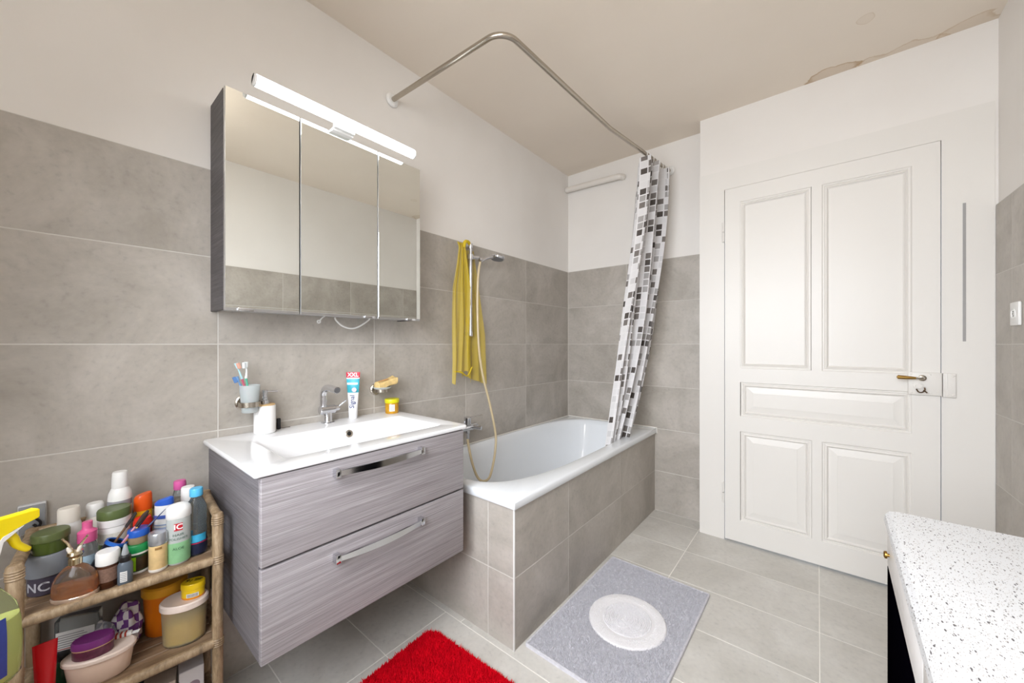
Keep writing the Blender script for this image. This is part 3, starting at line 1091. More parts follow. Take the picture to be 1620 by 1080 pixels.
def on_tube(zc, rot=False, off=0.0011):
    def f(c):
        u, v = (c.x, c.y) if not rot else (-c.y, c.x)
        z = zc + v
        d_, w_ = tube_section(z)
        a = math.asin(max(-0.98, min(0.98, u / (w_ + 1e-4))))
        return Vector(((d_ + off) * math.cos(a), (w_ + off) * math.sin(a), z))
    return f
text_mesh('XXL', 0.0235, I4, TW, tp, bold=0.0004, fn=on_tube(H - 0.012))
text_mesh('Signal', 0.026, I4, NAVY, tp, bold=0.0003, fn=on_tube(0.076, rot=True))
m = tube_shell(H - 0.055, H - 0.046, 0.0008, n=12, k=2, arc=(-1.2, 0.9))
obj('printed_bar', m, TW, tp)
m = nb()
lathe(m, [(0.010, 0), (0, 0.0)], n=20, M=Matrix.Translation((0.0142, 0.008, 0.128)) @ Matrix.Rotation(math.radians(92), 4, 'Y'))
obj('printed_spot', m, mat('print_pale_pink', (232, 214, 224), 0.4), tp)

# ------------------------------------------------------------------ soap dish with sponge, small yellow jar
sdh = thing('soap_dish', 'brushed steel wall-mounted soap dish with glass bowl', 'soap dish', (0.0, 0.968, 0.984))
m = nb()
lathe(m, [(0.0, 0), (0.027, 0), (0.027, 0.006), (0.022, 0.010), (0.0, 0.011)], n=32, M=Matrix.Rotation(PI / 2, 4, 'Y'))
obj('wall_disc', m, BR, sdh)
m = nb()
cyl(m, (0.008, 0, 0.0), (0.030, 0, 0.0), 0.007, 16)
lathe(m, [(0.0285, -0.008), (0.0305, -0.008), (0.0305, 0.006), (0.0285, 0.006), (0.0285, -0.008)], n=34, cx=0.060)
obj('ring', m, BR, sdh)
m = nb()
lathe(m, [(0, -0.004), (0.024, -0.003), (0.028, 0.004), (0.040, 0.012), (0.041, 0.016), (0.039, 0.016), (0.028, 0.007), (0, 0.001)], n=34, cx=0.060)
obj('glass_bowl', m, FROST, sdh)
sg = thing('bath_sponge', 'yellow-orange folded scrubbing sponge in the steel soap dish', 'sponge', (0.060, 0.972, 0.992))
m = nb()
box(m, -0.024, 0.024, -0.034, 0.066, 0.0, 0.030, 0.006, 3)
bmesh.ops.subdivide_edges(m, edges=m.edges[:], cuts=2, use_grid_fill=True)
for v in m.verts:
    v.co.z += 0.36 * max(v.co.y, 0) + 0.004 * math.sin(v.co.y * 160 + v.co.x * 90)
    v.co.x += 0.004 * math.sin(v.co.y * 120)
obj('sponge_body', m, mat('sponge', (226, 194, 132), 0.9, noise=0.35, nscale=70, bump=0.6), sg)
m = nb()
box(m, -0.010, 0.010, -0.020, 0.026, 0.0305, 0.0325, 0.0008, 1)
for v in m.verts:
    v.co.z += 0.36 * max(v.co.y, 0) + 0.002
obj('worn_patch', m, mat('sponge_worn', (204, 154, 98), 0.9, noise=0.3, nscale=80), sg)

AMBER = mat('amber_gel', (226, 168, 40), 0.2, trans=0.35, noise=0.3, nscale=70)
yj = thing('cosmetic_jar', 'small amber gel jar with lime yellow lid on the basin corner', 'jar', (0.058, 1.022, BZ))
yj.scale = (1.22, 1.22, 1.22)
m = nb()
lathe(m, [(0, 0), (0.0235, 0), (0.0255, 0.003), (0.0255, 0.040), (0.024, 0.043), (0, 0.043)], n=32)
obj('jar_body', m, AMBER, yj)
m = nb()
lathe(m, [(0.0265, 0.041), (0.0275, 0.043), (0.0275, 0.055), (0.0265, 0.0565), (0, 0.0565)], n=32)
obj('lid', m, mat('lime_yellow', (214, 208, 22), 0.35), yj)
label_patch(0.0255, 0.0255, 0.010, 0.036, -0.95, -0.15, WHITEPL, yj)
for k in range(4):
    label_patch(0.0257, 0.0257, 0.015 + 0.005 * k, 0.0165 + 0.005 * k, -0.85, -0.3, mat('print_grey', (120, 120, 124), 0.5), yj, name='print_line', off=0.0008)

# ------------------------------------------------------------------ mirror cabinet, lamp, cable
mc = thing('mirror_cabinet', 'three-door mirror cabinet with dark grey wood sides', 'mirror cabinet', (0, 0, 0))
MX, MY0, MY1, MZ0, MZ1 = 0.150, 0.342, 1.104, 1.313, 2.030
DSIDE = wood_material('dark_laminate_side', (52, 49, 51), (74, 70, 72), (98, 94, 96), (5, 8, 150))
bx('side_panel', (0.001, MX, MY0, MY0 + 0.016, MZ0, MZ1), DSIDE, mc, bev=0.0008, seg=1)
bx('side_panel', (0.001, MX, MY1 - 0.016, MY1, MZ0, MZ1), DSIDE, mc, bev=0.0008, seg=1)
m = nb()
box(m, 0.001, MX, MY0 + 0.016, MY1 - 0.016, MZ0 + 0.004, MZ0 + 0.020)
box(m, 0.001, MX, MY0 + 0.016, MY1 - 0.016, MZ1 - 0.016, MZ1)
box(m, 0.001, 0.006, MY0 + 0.016, MY1 - 0.016, MZ0 + 0.02, MZ1 - 0.016)
obj('carcass', m, mat('pale_grey_board', (196, 195, 194), 0.5), mc)
for (a, b_) in ((MY0, 0.5675), (0.5695, 0.8805), (0.8825, MY1)):
    d = bx('door', (MX + 0.002, MX + 0.0165, a + 0.001, b_ - 0.001, MZ0 - 0.003, MZ1 + 0.001), ALU, mc, bev=0.0006, seg=1)
    bx('mirror_pane', (MX + 0.0166, MX + 0.0200, a + 0.0022, b_ - 0.0022, MZ0 + 0.005, MZ1), MIRROR, d, bev=0.0005, seg=1)
    ys_ = a + 0.035 if a < 0.5 else (b_ - 0.06 if a < 0.8 else b_ - 0.075)
    bx('finger_pull', (MX + 0.0175, MX + 0.0235, ys_, ys_ + 0.045, MZ0 - 0.004, MZ0 + 0.006), CHROME, d, bev=0.001)

lamp = thing('mirror_lamp', 'white LED tube lamp mounted above the mirror cabinet', 'lamp', (0.0, 0.0, 0.0))
LX, LZ, LY0, LY1 = 0.215, 2.063, 0.408, 1.035
m = nb()
for k in range(1):
    pass
def halfbar(bm, a0, a1, r, y0, y1, nseg=18, close=True):
    prof = [(LX + r * math.cos(a0 + (a1 - a0) * i / nseg), LZ + r * math.sin(a0 + (a1 - a0) * i / nseg)) for i in range(nseg + 1)]
    A = [bm.verts.new((x, y0, z)) for x, z in prof]
    Bv = [bm.verts.new((x, y1, z)) for x, z in prof]
    for i in range(nseg):
        bm.faces.new((A[i], A[i + 1], Bv[i + 1], Bv[i]))
    bm.faces.new((A[-1], A[0], Bv[0], Bv[-1]))
    bm.faces.new(A)
    bm.faces.new(Bv)
halfbar(m, math.radians(-150), math.radians(60), 0.0190, LY0 + 0.006, LY1 - 0.006)
obj('diffuser', m, mat('led_diffuser', (250, 252, 255), 0.4, emit=(240, 247, 255), estr=9.0), lamp)
m = nb()
halfbar(m, math.radians(60), math.radians(210), 0.0195, LY0, LY1)
obj('housing', m, ALU, lamp)
for (a, b_) in ((LY0, LY0 + 0.006), (LY1 - 0.006, LY1)):
    m = nb()
    cyl(m, (LX, a, LZ), (LX, b_, LZ), 0.0198, 28, bev=0.001)
    obj('end_cap', m, WHITEPL, lamp)
m = nb()
box(m, 0.09, 0.190, 0.68, 0.76, MZ1, MZ1 + 0.012, 0.002)
box(m, 0.185, 0.205, 0.68, 0.76, MZ1 + 0.006, LZ, 0.002)
obj('bracket', m, WHITEPL, lamp)

m = nb()
tube(m, smooth_path([(0.05, 0.752, 1.313), (0.05, 0.758, 1.300), (0.05, 0.785, 1.278), (0.05, 0.825, 1.268), (0.05, 0.862, 1.279), (0.05, 0.905, 1.308), (0.05, 0.912, 1.317)], 8), 0.0035, 10)
tag(obj('power_cable', m, WHITEPL), 'white cable looping below the mirror cabinet', 'cable')
hk = thing('cable_clip', 'small white eyelet clip under the mirror cabinet', 'clip', (0.05, 0.690, 1.313))
m = nb()
tube(m, [(0, 0.020, 0.004), (0, 0.008, -0.006), (0, 0.0, -0.016)], 0.003, 10)
obj('strap', m, WHITEPL, hk)
m = nb()
lathe(m, [(0.003, -0.002), (0.008, -0.002), (0.008, 0.002), (0.003, 0.002), (0.003, -0.002)], n=18, M=Matrix.Translation((0, -0.004, -0.021)) @ Matrix.Rotation(PI / 2, 4, 'Y'))
obj('eyelet', m, WHITEPL, hk)

# ------------------------------------------------------------------ shower rail, head, hose, mixer, net
sr = thing('shower_set', 'chrome shower rail with hand shower on the tiled wall', 'shower', (0.0, 1.555, 1.25))
m = nb()
tube(m, [(0.050, 0, 0.0), (0.050, 0, 0.545)], 0.0095, 16)
obj('rail', m, CHROME, sr)
for z in (0.010, 0.530):
    m = nb()
    cyl(m, (0.0, 0, z), (0.050, 0, z), 0.011, 18, bev=0.002)
    lathe(m, [(0.0, -0.014), (0.0125, -0.014), (0.013, -0.012), (0.013, 0.012), (0.0125, 0.014), (0, 0.014)], n=20, M=Matrix.Translation((0.05, 0, z)))
    obj('wall_bracket', m, CHROME, sr)
m = nb()
cyl(m, (0.050, 0, 0.448), (0.050, 0, 0.482), 0.017, 22, bev=0.003)
cyl(m, (0.050, 0.0, 0.463), (0.075, 0.045, 0.463), 0.0125, 20, r1=0.0115, bev=0.002)
cyl(m, (0.075, 0.045, 0.455), (0.085, 0.064, 0.455), 0.0135, 20, bev=0.002)
obj('slider', m, CHROME, sr)
m = nb()
tube(m, smooth_path([(0.083, 0.048, 0.440), (0.084, 0.066, 0.452), (0.087, 0.100, 0.470), (0.090, 0.150, 0.486)], 8), 0.0095, 16)
obj('shower_handle', m, CHROME, sr)
m = nb()
Mh = Matrix.Translation((0.092, 0.193, 0.489)) @ Matrix.Rotation(math.radians(-8), 4, 'X')
lathe(m, [(0, -0.012), (0.040, -0.012), (0.044, -0.008), (0.045, 0.002), (0.040, 0.010), (0.020, 0.015), (0, 0.016)], n=36, M=Mh)
hd = obj('shower_head', m, CHROME, sr)
m = nb()
lathe(m, [(0, -0.0135), (0.037, -0.0135), (0.038, -0.012), (0, -0.0118)], n=32, M=Mh)
obj('spray_plate', m, mat('grey_rubber', (120, 120, 122), 0.5), hd)

mx_ = thing('bath_mixer', 'chrome bath mixer tap on the wall beside the vanity', 'tap', (0.0, 1.515, 0.715))
for dy in (-0.055, 0.055):
    m = nb()
    lathe(m, [(0, 0), (0.030, 0), (0.028, 0.008), (0.014, 0.014), (0.013, 0.05), (0, 0.05)], n=26, M=Matrix.Translation((0, dy, 0)) @ Matrix.Rotation(PI / 2, 4, 'Y'))
    obj('wall_rosette', m, CHROME, mx_)
m = nb()
cyl(m, (0.065, -0.075, 0.0), (0.065, 0.075, 0.0), 0.020, 26, bev=0.004)
obj('mixer_body', m, CHROME, mx_)
m = nb()
cyl(m, (0.065, 0.0, 0.015), (0.068, -0.002, 0.062), 0.021, 24, r1=0.020, bev=0.003)
tube(m, [(0.068, 0.0, 0.058), (0.085, 0.030, 0.062), (0.110, 0.075, 0.068)], 0.006, 12, flat=0.5)
obj('lever', m, CHROME, mx_)
m = nb()
cyl(m, (0.065, 0.0, -0.016), (0.065, 0.0, -0.034), 0.014, 20, bev=0.002)
cyl(m, (0.070, 0.03, 0.0), (0.125, 0.055, -0.004), 0.013, 20, bev=0.002)
obj('bath_spout', m, CHROME, mx_)
m = nb()
cyl(m, (0.065, 0.0, -0.032), (0.066, 0.0, -0.066), 0.0105, 18, r1=0.009, bev=0.002)
obj('hose_nut', m, CHROME, mx_)

m = nb()
hp = [(0.066, 1.515, 0.652), (0.080, 1.512, 0.600), (0.115, 1.505, 0.520), (0.150, 1.510, 0.450), (0.175, 1.530, 0.425), (0.185, 1.570, 0.435), (0.170, 1.618, 0.490), (0.150, 1.662, 0.570), (0.130, 1.686, 0.660), (0.105, 1.665, 0.830), (0.090, 1.615, 1.020), (0.082, 1.592, 1.180), (0.080, 1.582, 1.400), (0.080, 1.585, 1.560), (0.081, 1.592, 1.640), (0.083, 1.602, 1.688)]
tube(m, smooth_path(hp, 10), 0.0072, 12)
tag(obj('shower_hose', m, mat('beige_hose', (202, 184, 148), 0.28, noise=0.06, coat=0.4)), 'beige shower hose looping down into the bathtub', 'hose')

def sheet(name, rows_fn, nu, nv, m, parent=None, width=1.0, height=1.0, thick=0.0):
    """cloth grid; rows_fn(u, v) gives the point, UVs are in metres of cloth"""
    me = bpy.data.meshes.new(name)
    vs, fs, uvs = [], [], []
    for j in range(nv + 1):
        for i in range(nu + 1):
            vs.append(rows_fn(i / nu, j / nv))
            uvs.append((i / nu * width, (1 - j / nv) * height))
    for j in range(nv):
        for i in range(nu):
            a = j * (nu + 1) + i
            fs.append((a, a + 1, a + nu + 2, a + nu + 1))
    me.from_pydata(vs, [], fs)
    ul = me.uv_layers.new(name='UVMap')
    for lp_ in me.loops:
        ul.data[lp_.index].uv = uvs[lp_.vertex_index]
    for p in me.polygons:
        p.use_smooth = True
    me.materials.append(m)
    o = bpy.data.objects.new(name, me)
    COL.objects.link(o)
    if parent:
        o.parent = parent
    return o

NET = net_material()
net = thing('bath_net', 'yellow mesh scrubbing net hung over the shower rail', 'net', (0.05, 1.53, 1.78))
def netpt(u, v):
    # long folded strip falling from the rail top; lower hem uneven
    hem = 0.81 - 0.05 * math.sin(u * 3.0) + 0.022 * math.sin(u * 15)
    top_w, bot_w = 0.045, 0.150
    sp_w = top_w + (bot_w - top_w) * min(1.0, v * 3.0)
    y = -0.045 + (u - 0.5) * sp_w + 0.004 * math.sin(v * 9 + u * 5)
    x = 0.022 + 0.009 * math.sin(u * 17) + 0.004 * math.sin(u * 37 + v * 5)
    if v < 0.04:
        x -= 0.02 * (1 - v / 0.04)
    return (x - 0.020, y, 0.010 - hem * v)
sheet('net_front', netpt, 60, 60, NET, net, 0.42, 0.80)
def netpt2(u, v):
    hem = 0.78 + 0.05 * u
    sp_w = 0.03 + 0.075 * min(1.0, v * 1.6)
    y = -0.010 + u * (sp_w + 0.05) + 0.030 * v
    x = -0.030 + 0.010 * math.sin(u * 14) + 0.01 * v
    return (x, y, -0.02 - (hem - 0.02) * v)
sheet('net_back', netpt2, 40, 60, NET, net, 0.30, 0.78)
m = nb()
tube(m, smooth_path([(0.0, -0.105, -0.735), (0.012, -0.06, -0.742), (0.010, -0.01, -0.765), (0.016, 0.022, -0.715)], 8), 0.004, 8)
obj('hem', m, mat('yellow_cord', (204, 176, 30), 0.6), net)
m = nb()
tube(m, smooth_path([(0.0, -0.03, -0.02), (0.005, -0.025, 0.012), (0.004, 0.0, 0.018), (-0.004, 0.022, 0.008)], 8), 0.010, 10)
obj('gathered_top', m, mat('yellow_cord', (204, 176, 30), 0.6), net)

# ------------------------------------------------------------------ curtain rod, curtain, pipe
rod = thing('curtain_rod', 'brushed steel L-shaped shower curtain rod below the ceiling', 'curtain rod', (0, 0, 0))
m = nb()
ZRD = 2.412
cr = []
for k in range(9):
    a = -PI / 2 + PI / 2 * k / 8
    cr.append((0.622 + 0.085 * math.cos(a), 1.172 + 0.085 * math.sin(a), ZRD))
pts = [(0.004, 1.060, ZRD), (0.3, 1.073, ZRD)] + cr + [(0.722, 1.6, ZRD), (0.736, 1.975, ZRD), (0.742, 2.02, ZRD), (0.828, 2.752, ZRD + 0.012)]
tube(m, pts, 0.0115, 18)
obj('rod_tube', m, STEEL, rod)
for (p, q) in (((0.0, 1.060, ZRD), (0.012, 1.060, ZRD)), ((0.8285, YB, ZRD + 0.012), (0.827, YB - 0.012, ZRD + 0.012))):
    m = nb()
    cyl(m, p, q, 0.034, 28, r1=0.026, bev=0.003)
    obj('wall_flange', m, WHITEPL, rod)

m = nb()
tube(m, smooth_path([(0.002, 2.722, 2.492), (0.2, 2.722, 2.487), (0.445, 2.722, 2.478), (0.475, 2.730, 2.476), (0.490, 2.752, 2.475)], 6), 0.022, 18)
tag(obj('heating_pipe', m, mat('pipe_paint', (228, 222, 214), 0.5)), 'white painted pipe running along the far wall near the ceiling', 'pipe')

CURT = curtain_material()
curt = thing('shower_curtain', 'gathered white shower curtain with grey square print', 'curtain', (0, 0, 0))
NF = 6
def lerp(a, b, t):
    return a + (b - a) * t
def curtpt(u, v):
    z = 2.372 - v * (2.372 - 0.530)
    s = v
    ax, ay = lerp(0.770, 0.605, s ** 1.5), lerp(2.330, 2.170, s ** 1.0)
    bx_, by = lerp(0.815, 0.640, s ** 2.2), lerp(2.690, 2.420, s ** 2.0)
    amp = lerp(0.075, 0.045, s)
    ph = u * NF * 2 * PI
    tri = math.asin(math.sin(ph) * 0.985) / (PI / 2)
    w_ = tri * amp * (0.85 + 0.3 * math.sin(u * 17 + 2))
    dx, dy = bx_ - ax, by - ay
    L = math.hypot(dx, dy)
    nx, ny = dy / L, -dx / L
    uu = u + 0.012 * math.sin(ph * 2 + v * 3)
    return (ax + dx * uu + nx * w_ + 0.008 * math.sin(v * 7 + u * 9), ay + dy * uu + ny * w_ + 0.008 * math.sin(v * 5 + u * 13), z + 0.006 * math.sin(u * 40))
sheet('curtain_cloth', curtpt, 216, 70, CURT, curt, 1.75, 1.84)
for i in range(8):
    u = (i + 0.25) / NF
    x, y, z = curtpt(u, 0)
    ry = 2.33 + 0.05 + (2.70 - 2.38) * i / 7
    rx = 0.742 + (ry - 2.02) * (0.086 / 0.732)
    m = nb()
    ringp = [(rx + 0.018 * math.cos(a), ry + 0.004 * math.sin(a * 0.5), ZRD + 0.006 - 0.010 + 0.026 * math.sin(a)) for a in [2 * PI * k / 14 for k in range(15)]]
    tube(m, ringp, 0.0022, 8)
    obj('curtain_ring', m, WHITEPL, curt)

# ------------------------------------------------------------------ bath mats
def tufts(name, pts, nrm_jit, h, wid, m, parent, seed=1):
    """short pile: one three-sided tuft at each point"""
    r = np.random.default_rng(seed)
    n_ = len(pts)
    P = np.asarray(pts)
    ang = r.uniform(0, 2 * PI, n_)
    vs = np.zeros((n_, 4, 3))
    for k in range(3):
        a = ang + k * 2 * PI / 3
        vs[:, k, 0] = P[:, 0] + wid * np.cos(a)
        vs[:, k, 1] = P[:, 1] + wid * np.sin(a)
        vs[:, k, 2] = P[:, 2]
    hh = h * r.uniform(0.7, 1.2, n_)
    vs[:, 3, 0] = P[:, 0] + r.normal(0, nrm_jit, n_) * hh
    vs[:, 3, 1] = P[:, 1] + r.normal(0, nrm_jit, n_) * hh
    vs[:, 3, 2] = P[:, 2] + hh
    base = np.arange(n_)[:, None] * 4
    f = np.concatenate([base + np.array([[0, 1, 3]]), base + np.array([[1, 2, 3]]), base + np.array([[2, 0, 3]])])
    me = bpy.data.meshes.new(name)
    me.from_pydata(vs.reshape(-1, 3).tolist(), [], f.tolist())
    me.materials.append(m)
    o = bpy.data.objects.new(name, me)
    COL.objects.link(o)
    o.parent = parent
    o['kind'] = 'stuff'
    return o

def rr_inside(x, y, hx, hy, r):
    qx, qy = np.abs(x) - (hx - r), np.abs(y) - (hy - r)
    return (np.hypot(np.maximum(qx, 0), np.maximum(qy, 0)) + np.minimum(np.maximum(qx, qy), 0)) <= r

def mat_base(hx, hy, r, h, ext=None, wob=0.0, n=10):
    bm = nb()
    pts = []
    for (cx, cy, a0) in ((hx - r, hy - r, 0), (-hx + r, hy - r, PI / 2), (-hx + r, -hy + r, PI), (hx - r, -hy + r, 1.5 * PI)):
        for k in range(n + 1):
            a = a0 + PI / 2 * k / n
            pts.append((cx + r * math.cos(a), cy + r * math.sin(a)))
    lo = [bm.verts.new((x, y, 0)) for x, y in pts]
    hi = [bm.verts.new((x * 0.995, y * 0.995, h)) for x, y in pts]
    for i in range(len(pts)):
        j = (i + 1) % len(pts)
        bm.faces.new((lo[i], lo[j], hi[j], hi[i]))
    bm.faces.new(hi)
    bm.faces.new(lo[::-1])
    return bm

# red rug: far edge at y ~1.01, stretches back towards the viewer
RED = mat('red_pile', (212, 4, 28), 0.85, noise=0.25, nscale=14)
RED.node_tree.nodes['Principled BSDF'].inputs['Specular IOR Level'].default_value = 0.1
rug = thing('bath_rug', 'fluffy bright red bath rug on the floor by the vanity', 'rug', (0.772, 0.745, 0.0), rz=math.radians(2.5))
hx, hy = 0.375, 0.270
obj('rug_backing', mat_base(hx, hy, 0.05, 0.010), RED, rug)
N_ = 42000
xs = rng.uniform(-hx, hx, N_)
yy = rng.uniform(-hy, hy, N_)
k = rr_inside(xs, yy, hx - 0.002, hy - 0.002, 0.05)
xs, yy = xs[k], yy[k]
bumpz = 0.004 * np.sin(xs * 55 + 3 * np.sin(yy * 31)) * np.sin(yy * 47)
tufts('pile', np.stack([xs, yy, 0.008 + np.abs(bumpz)], 1), 0.35, 0.013, 0.0028, RED, rug, 3)

GREY = mat('grey_pile', (199, 197, 202), 0.85, noise=0.22, nscale=70, sheen=0.1)
LGREY = mat('light_grey_pile', (226, 223, 224), 0.85, noise=0.06, nscale=10, sheen=0.3)
gm = thing('bath_mat', 'grey terry bath mat with a pale oval beside the tub', 'bath mat', (0.990, 1.578, 0.0), rz=math.radians(-0.8))
hx, hy = 0.248, 0.400
obj('mat_backing', mat_base(hx, hy, 0.012, 0.006), GREY, gm)
N_ = 60000
xs = rng.uniform(-hx, hx, N_)
yy = rng.uniform(-hy, hy, N_)
ecx, ecy, erx, ery, erot = 0.012, -0.015, 0.160, 0.166, math.radians(0)
ex = (xs - ecx) / erx
ey = (yy - ecy) / ery
er = np.hypot(ex, ey)
out = (er > 1.0) & rr_inside(xs, yy, hx - 0.004, hy - 0.004, 0.012)
tufts('pile', np.stack([xs[out], yy[out], np.full(out.sum(), 0.005)], 1), 0.3, 0.008, 0.0022, GREY, gm, 4)
bm = nb()
lathe(bm, [(1.0, 0.005), (0.99, 0.012), (0.95, 0.0145), (0.70, 0.0135), (0.66, 0.0115), (0, 0.0115)], n=64, sx=erx, sy=ery, cx=ecx, cy=ecy)
ov_ = obj('oval_band', bm, LGREY, gm, sharp=60)
t_ = []
for ringk in range(14):
    rr = 0.045 * ringk + 0.02
    nn = max(6, int(70 * rr * 3))
    for q in range(nn * 4):
        a = 2 * PI * q / (nn * 4)
        t_.append((ecx + rr * erx * math.cos(a), ecy + rr * ery * math.sin(a), 0.011))
tufts('oval_loops', np.array(t_), 0.25, 0.006, 0.0028, LGREY, ov_, 5)
o_ = ((er > 0.70) & (er < 0.97))
sel = np.where(o_)[0][::2]
tufts('oval_pile', np.stack([xs[sel], yy[sel], np.full(len(sel), 0.0125)], 1), 0.3, 0.0035, 0.0022, LGREY, ov_, 6)
bm = nb()
tube(bm, [(hx - 0.004, -hy + 0.01, 0.007), (hx - 0.004, hy - 0.01, 0.007)], 0.005, 8)
tube(bm, [(-hx + 0.004, -hy + 0.01, 0.007), (-hx + 0.004, hy - 0.01, 0.007)], 0.005, 8)
tube(bm, [(-hx + 0.004, -hy + 0.006, 0.007), (hx - 0.004, -hy + 0.006, 0.007)], 0.005, 8)
tube(bm, [(-hx + 0.004, hy - 0.006, 0.007), (hx - 0.004, hy - 0.006, 0.007)], 0.005, 8)
obj('edge_binding', bm, GREY, gm)

# ------------------------------------------------------------------ worktop cabinet at the right wall
cab = thing('base_cabinet', 'low cabinet with speckled white worktop and black door by the right wall', 'cabinet', (1.7700, 1.336, 0.0), rz=math.radians(-1.6))
CW, CL = 0.452, 1.10         # depth towards the wall (+x), length towards the viewer (-y)
CH = 0.780
m = nb()
# worktop with rounded front edge, profile swept along y
prof = [(CW, CH - 0.042), (0.018, CH - 0.042), (0.006, CH - 0.038), (0.0, CH - 0.026), (0.002, CH - 0.012), (0.010, CH - 0.003), (0.024, CH), (CW, CH)]
A = [m.verts.new((x, 0.0, z)) for x, z in prof]
Bv = [m.verts.new((x, -CL, z)) for x, z in prof]
for i in range(len(prof)):
    j = (i + 1) % len(prof)
    m.faces.new((A[i], A[j], Bv[j], Bv[i]))
m.faces.new(A)
m.faces.new(Bv[::-1])
obj('worktop', m, SPECKLE, cab, sharp=30)
CARC = mat('pale_carcass', (214, 208, 200), 0.45)
m = nb()
box(m, 0.022, CW - 0.005, -CL + 0.01, -0.028, 0.0, CH - 0.042)
obj('carcass', m, CARC, cab)
DRW = mat('white_drawer', (226, 223, 220), 0.35)
for (a, b_) in ((-0.525, -0.030), (-1.085, -0.530)):
    d = bx('drawer_front', (0.004, 0.021, a, b_, 0.655, CH - 0.044), DRW, cab, bev=0.002)
    yk = -0.075 if a > -0.6 else -0.8
    m = nb()
    lathe(m, [(0.004, 0), (0.004, 0.003), (0.0085, 0.004), (0.0085, 0.008), (0.006, 0.010), (0, 0.010)], n=18, M=Matrix.Translation((0.004, yk, 0.695)) @ Matrix.Rotation(-PI / 2, 4, 'Y'))
    obj('knob', m, BRASS, d)
bx('door', (0.004, 0.021, -0.525, -0.030, 0.040, 0.652), BLACK, cab, bev=0.0015)
bx('door', (0.004, 0.021, -1.085, -0.530, 0.040, 0.652), CARC, cab, bev=0.0015)

# ------------------------------------------------------------------ cane rack
ARZ = math.radians(-4.8)
rk = thing('cane_rack', 'weathered cane rack crowded with toiletries beside the vanity', 'rack', (0.295, 0.297, 0.0), rz=ARZ)
# local frame: origin at the right front post, +y towards the vanity, -x towards the wall
RW, RD = 0.356, 0.235
ZT_, ZS1, ZS2, ZS3 = 0.712, 0.578, 0.340, 0.105
def post(x, y, h):
    m = nb()
    tube(m, [(x, y, 0.0), (x, y, h * 0.5), (x, y, h - 0.004), (x, y, h)], 0.0135, 16, rfn=lambda t: (0.0135, 0.013, 0.0135, 0.011)[int(round(t * 3))])
    p = obj('post', m, RATTAN, rk)
    for zc in (h - 0.022, ZS1, ZS2, ZS3):
        m = nb()
        pr = [(0.0130, zc - 0.0115)]
        for q in range(4):
            pr += [(0.0152, zc - 0.0085 + q * 0.006), (0.0134, zc - 0.0055 + q * 0.006)]
        lathe(m, pr, n=18, cx=x, cy=y)
        obj('binding', m, RATTAN, p)
    return p
for (x, y) in ((0, 0), (0, -RW), (-RD, 0), (-RD, -RW)):
    post(x, y, ZT_)
def rail(name, a, b_, r=0.011):
    m = nb()
    A_, B_ = Vector(a), Vector(b_)
    tube(m, [A_ + (B_ - A_) * t for t in (0, 0.3, 0.6, 1.0)], r, 14)
    return obj(name, m, RATTAN, rk)
for zs in (ZS1, ZS2, ZS3):
    rail('shelf_rail', (0, -0.010, zs), (0, -RW + 0.010, zs), 0.0125)
    rail('shelf_rail', (-RD, -0.010, zs), (-RD, -RW + 0.010, zs), 0.0115)
    rail('shelf_rail', (-0.010, 0, zs), (-RD + 0.010, 0, zs), 0.0105)
    rail('shelf_rail', (-0.010, -RW, zs), (-RD + 0.010, -RW, zs), 0.0105)
    npk = 5
    wpk = (RD - 0.012) / npk
    for q in range(npk):
        x1 = -0.006 - q * wpk
        bx('plank', (x1 - wpk + 0.002, x1 - 0.001, -RW + 0.004, -0.004, zs - 0.004, zs + 0.008 - 0.0008 * (q % 2)), PLANK, rk, bev=0.0015, seg=1)
for y in (0, -RW):
    rail('top_rail', (-0.006, y, ZT_ - 0.010), (-RD + 0.006, y, ZT_ - 0.010), 0.0115)
rail('top_rail', (-RD, -0.006, ZT_ - 0.010), (-RD, -RW + 0.006, ZT_ - 0.010), 0.0105)
S1, S2, S3 = ZS1 + 0.008, ZS2 + 0.008, ZS3 + 0.008

# ------------------------------------------------------------------ toiletries
TOP = 'toiletries on the top shelf of the cane rack'
LOW = 'things on the lower shelf of the cane rack'
def tilt_top(c, z0, k):
    return c
def part(name, prof, m, parent, sx=1.0, sy=1.0, power=2.0, n=28, fn=None, M=None, sharp=35):
    return obj(name, lathe(nb(), prof, n=n, sx=sx, sy=sy, power=power, fn=fn, M=M), m, parent, sharp=sharp)
PW = mat('bottle_white', (235, 233, 229), 0.35, noise=0.05, nscale=30)
PCREAM = mat('bottle_cream', (224, 216, 204), 0.4, noise=0.08, nscale=30)
CLEAR = mat('clear_plastic', (222, 228, 230), 0.08, trans=0.92, ior=1.25, noise=0.02)
FACE = math.radians(-14)      # side of a bottle that faces the room

# perfume flacon
t = thing('perfume_bottle', 'clear glass perfume flacon with amber scent and gilt crown neck', 'perfume', (0.246, 0.030, S1), rz=math.radians(-25), group=TOP)
part('glass_body', [(0, 0), (0.030, 0), (0.040, 0.006), (0.042, 0.018), (0.040, 0.040), (0.034, 0.058), (0.022, 0.074), (0.012, 0.081), (0.011, 0.084), (0, 0.084)], mat('flacon_glass', (224, 214, 204), 0.04, trans=0.95, ior=1.3, noise=0.02), t, sx=0.66, sy=0.98)
part('scent', [(0, 0.007), (0.034, 0.008), (0.037, 0.018), (0.0365, 0.036), (0.033, 0.037), (0, 0.038)], mat('scent_amber', (240, 156, 78), 0.1, trans=0.7, ior=1.2, noise=0.3, nscale=40), t, sx=0.6, sy=0.95)
part('foot_ring', [(0.040, 0.001), (0.0425, 0.004), (0.0425, 0.010), (0.040, 0.012)], mat('flacon_rim', (214, 190, 170), 0.1, metal=0.6), t, sx=0.66, sy=0.98)
